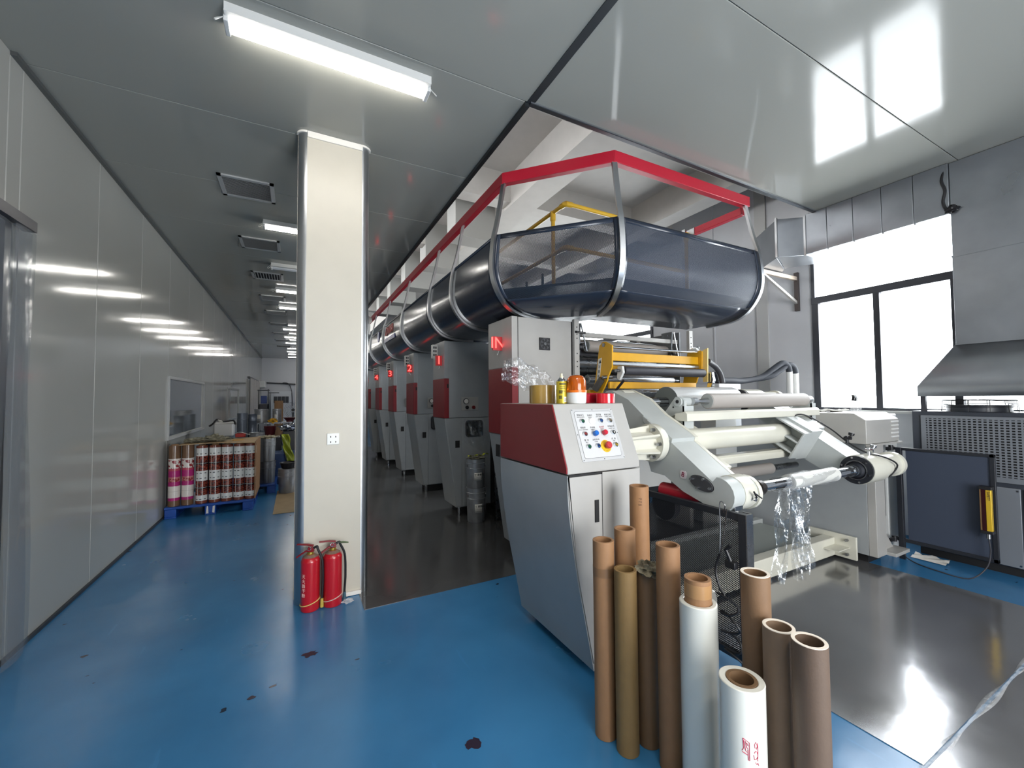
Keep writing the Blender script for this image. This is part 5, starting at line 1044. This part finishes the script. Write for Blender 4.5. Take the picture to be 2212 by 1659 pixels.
obj('folded_paper', G().grid(lambda u, v: (-.84+.20*u, 7.72+.05*v, 1.02+.02*math.sin(u*5)), 8, 2), M_paper, t, solid=.003)
# drums, tins and pails
gd = 'drums, tins and pails behind the pallet'
def drum(x, y, z, r, h, label, m, hoops=3, lab=False, name='steel_drum'):
    t = thing(name, (x, y, z), label, 'drum', gd); pr = [(0, r*.97), (.006, r)]
    for k in range(hoops):
        q = h*(.12+.76*k/max(1, hoops-1)); pr += [(q-.012, r), (q-.008, r*1.03), (q+.008, r*1.03), (q+.012, r)]
    pr += [(h-.01, r), (h-.006, r*1.03), (h, r*1.03), (h, r*.97), (h-.012, r*.96)]
    obj('shell', G().axis((x, y, z), (0, 0, 1), pr, 32), m, t)
    if lab: obj('paper_label', G().grid(lambda u, v: (x+r*1.004*math.cos(-2.1+.5*u), y+r*1.004*math.sin(-2.1+.5*u), z+h*(.28+.3*v)), 6, 1), M_paper, t)
    return t
M_drum = mat('drum_blue_grey', (104, 112, 124), .35, .4)
drum(-1.06, 11.0, 0, .10, 1.25, 'blue grey drum against the wall below the far small window', M_drum, 4); drum(-.87, 11.05, 0, .085, 1.22, 'second blue grey drum beside the shiny tins', M_drum, 4)
bench = thing('work_bench', (-.55, 11.4, 0), 'low metal bench carrying the shiny tins', 'bench')
obj('top', G().box(-.93, -.2, 11.75, 12.3, .95, .985), M_steel, bench)
for x in (-.9, -.23):
    for y in (11.78, 12.27): obj('leg', G().box(x-.02, x+.02, y-.02, y+.02, 0, .95), M_steel, bench)
drum(-.76, 12.0, .985, .15, .33, 'shiny tin with white label on the bench, left one', M_tin, 2, True, 'tin'); drum(-.42, 12.05, .985, .10, .33, 'shiny tin with white label on the bench, right one', M_tin, 2, True, 'tin')
drum(-.72, 10.2, .62, .14, .24, 'squat shiny tin below the bench front', M_tin, 2, False, 'tin'); solo('crate', G().box(-.9, -.3, 10.0, 10.5, 0, .62), M_blackpaint, 'dark crate under the squat tin and the dark red bucket', 'crate', loc=(-.6, 10.2, 0), bevel=.01)
t = thing('bucket', (-.455, 9.6, .80), 'dark red open bucket on the clutter behind the pails', 'bucket', gd)
solo('crate', G().box(-.8, -.25, 9.4, 9.85, 0, .80), mat('crate_grey', (70, 72, 78), .5), 'grey crate that carries the dark red bucket', 'crate', loc=(-.5, 9.6, 0), bevel=.01)
obj('shell', G().axis((-.455, 9.6, .80), (0, 0, 1), [(0, .08), (.21, .108), (.22, .112), (.22, .104), (.02, .078)], 28, (True, True)), mat('bucket_red', (84, 24, 30), .4), t)
obj('bail', G().wire([(-.455+.11*math.cos(a), 9.58-.04*math.sin(a), .97-.07*math.sin(a)) for a in [PI*i/12 for i in range(13)]], .003, 6), M_steel, t)
solo('steel_rack', G().box(-1.28, -1.02, 7.95, 8.5, 0, .955), mat('rack_dark', (56, 58, 62), .5), 'dark low rack behind the pallet, under the white square pail', 'rack', loc=(-1.15, 8.25, 0), bevel=.01)
t = thing('square_pail', (-1.03, 8.2, .955), 'white square pail with dark rags hanging over its rim', 'pail', gd)
obj('shell', G().box(-1.165, -.905, 8.08, 8.33, .955, 1.18), mat('pail_white', (196, 198, 198), .4), t, bevel=.02)
obj('rim', G().box(-1.175, -.895, 8.07, 8.34, 1.16, 1.185), M_white, t, bevel=.008)
obj('rag', G().wire(smooth_path([(-1.22, 8.06, 1.13), (-1.17, 8.06, 1.17), (-1.12, 8.08, 1.235), (-1.06, 8.1, 1.20), (-1.0, 8.1, 1.20), (-.90, 8.08, 1.21), (-.87, 8.06, 1.15)]), .014, 8), M_black, t)
obj('paper', G().quad((-1.12, 8.07, 1.24), (-1.06, 8.07, 1.22), (-1.04, 8.09, 1.19), (-1.09, 8.09, 1.19)), M_paper, t, solid=.003)
M_streak = mat('pail_streaked', (150, 152, 154), .4, .5, var=.75, vscale=9, stretch=(1, 1, .12))
M_streak2 = mat('pail_streaked_dark', (112, 114, 118), .4, .7, var=.7, vscale=8, stretch=(1, 1, .12))
pail((-.43, 8.14, .15), .132, .36, 'lower dark streaked pail on the second pallet', gd, False, M_streak2)
pail((-.43, 8.14, .512), .130, .385, 'upper white streaked pail with a rag on top, second pallet', gd, False, M_streak)
solo('rag', crumple((-.43, 8.12, .915), .11, (1.2, 1, .22), 41), mat('rag_ivory', (172, 164, 140), .9, var=.4, vscale=24), 'pale rag draped on the upper streaked pail', 'rag', loc=(-.43, 8.12, .9))
solo('cardboard_mat', G().box(-.262, .25, 6.44, 8.05, .001, .006), mat('cardboard_floor', (160, 140, 108), .7, var=.1), 'flattened cardboard lying on the blue floor left of the pillar', 'cardboard', loc=(0, 7.2, 0))
pail((-.115, 7.86, .006), .132, .395, 'plain tin pail on the floor cardboard beside the pillar', gd, False)
t = thing('basin', (-.11, 7.86, .405), 'black plastic basin on top of the plain tin pail', 'basin', gd)
obj('shell', G().axis((-.11, 7.86, .405), (0, 0, 1), [(0, .09), (.09, .115), (.095, .122), (.098, .115), (.01, .088)], 28), M_black, t)
t = thing('green_bag', (-.12, 8.6, .4), 'yellow green plastic sack leaning beside the pillar', 'bag')
obj('sack', G().grid(lambda u, v: (-.235+.12*u+.10*(1-v)**1.1+.01*math.sin(v*9), 8.6+.03*math.sin(u*PI)+.02*math.sin(v*11+u*7), .42+.49*v), 14, 18), mat('sack_green', (150, 160, 40), .25, coat=.4, bump=.6, bscale=14), t, solid=.02)
obj('dark_edge', G().grid(lambda u, v: (-.25+.02*u+.10*(1-v)**1.1, 8.61, .42+.49*v), 1, 12), M_blackpaint, t, solid=.02)
solo('crate', G().box(-.35, .15, 8.7, 9.3, 0, .55), mat('crate_blue', (40, 66, 110), .5), 'blue crate behind the green sack', 'crate', loc=(-.1, 9, 0), bevel=.01)
solo('crate', G().box(-.22, .2, 9.35, 9.9, 0, .92), M_blackpaint, 'dark tall crate behind the green sack', 'crate', loc=(-.05, 9.6, 0), bevel=.01)
solo('foil', crumple((-.12, 9.48, .99), .15, (1.1, .9, .45), 51), mat('foil_silver', (190, 195, 205), .12, .9), 'crumpled silver foil heaped beside the pillar edge', 'foil', loc=(-.14, 9.35, .92))
t = thing('bowl', (-.13, 11.9, .985), 'dark red bowl on the far clutter beside the pillar', 'bowl'); obj('shell', G().axis((-.13, 11.9, 1.02), (0, 0, 1), [(0, .09), (.07, .15), (.075, .155), (.075, .14)], 24), MC['bucket_red'], t)
obj('foot_ring', G().axis((-.13, 11.9, .985), (0, 0, 1), [(0, .08), (.036, .08)], 20), MC['bucket_red'], t)
solo('yellow_cloth', crumple((-.50, 11.78, 1.02), .09, (1, .8, .6), 61), M_yellow, 'yellow cloth lump in front of the right tin', 'cloth', loc=(-.5, 11.78, 1.0))
# things along the back wall
t = thing('louvre_cabinet', (-.86, 23.5, 0), 'pale cabinet with a dark louvre against the back wall', 'cabinet')
obj('body', G().box(-1.08, -.2, 23.3, 23.7, 0, 1.95), mat('cab_pale', (205, 208, 214), .5), t, bevel=.01)
for k in range(4): obj('louvre', G().box(-.96+.165*k, -.81+.165*k, 23.27, 23.31, 1.38, 1.70), mat('louvre_dark', (40, 44, 52), .5), t)
for a, r, s in (((( -1.5, 23.93, 2.40), (-.6, 23.93, 2.36), (0, 23.93, 2.33), (1.0, 23.93, 2.33)), .03, 'dark pipe running across the back wall'), (((-.6, 23.9, 2.40), (-.35, 23.85, 2.36), (-.2, 23.85, 2.0), (-.15, 23.85, 1.2)), .018, 'grey cable bending down the back wall')):
    solo('wall_pipe' if r > .02 else 'wall_cable', G().wire(smooth_path(a), r, 8), M_blackpaint if r > .02 else M_rubber, s, 'pipe' if r > .02 else 'cable', loc=a[0])
t = thing('floor_fan', (-.10, 20, 0), 'round floor fan half hidden by the pillar far away', 'fan')
obj('stand', G().cyl((-.10, 20, 0), (-.10, 20, 1.0), .03).cyl((-.1, 20, 0), (-.1, 20, .04), .2), M_black, t)
for i in range(6): obj('ring', G().wire([(-.10+(.06+.055*i)*math.cos(a), 19.9, 1.1+(.06+.055*i)*math.sin(a)) for a in [2*PI*j/28 for j in range(29)]], .006, 5), M_steel, t)
obj('hub', G().axis((-.1, 19.88, 1.1), (0, 1, 0), [(0, .06), (.16, .07)], 16), M_black, t)
t = thing('steel_stand', (-.95, 16, 0), 'dark steel stand with a blue bin near the far doorway', 'stand')
obj('frame', G().box(-1.10, -1.07, 15.9, 15.93, 0, 1.86).box(-.83, -.80, 15.9, 15.93, 0, 1.9).box(-1.12, -.78, 15.88, 16.2, 1.84, 1.88).box(-.80, -.50, 15.9, 15.92, 1.76, 1.79), M_blackpaint, t)
obj('bin', G().box(-1.03, -.86, 15.92, 16.15, 1.42, 1.68), mat('bin_blue', (40, 62, 120), .5), t, bevel=.01); obj('shelf', G().box(-1.10, -.80, 15.9, 16.2, 1.22, 1.40), M_rubber, t)
solo('rolled_mat', G().cyl((-.62, 19.5, 0), (-.62, 19.5, 1.5), .16), M_card, 'brown standing roll near the back wall', 'roll', loc=(-.62, 19.5, 0))
t = thing('air_conditioner', (-1.45, 22.8, 2.1), 'white split air conditioner high on the left wall far away', 'air conditioner')
obj('body', G().box(-1.53, -1.28, 22.2, 23.4, 2.10, 2.42), M_white, t, bevel=.03); obj('flap', G().box(-1.30, -1.275, 22.25, 23.35, 2.08, 2.13), M_grey, t)
d2 = struct('door_2', G().box(-1.535, -1.49, 17.6, 21.4, 2.33, 2.40), M_rubber)
for k in range(8): struct('curtain_strip', G().grid(lambda u, v, k=k: (-1.47+.04*math.sin(u*PI)+.02*(k % 2), 17.7+.46*k+.42*u, .05+2.28*v), 4, 1), film('far_strip', amount=.75, rough=.2, body=(214, 206, 200)), d2)
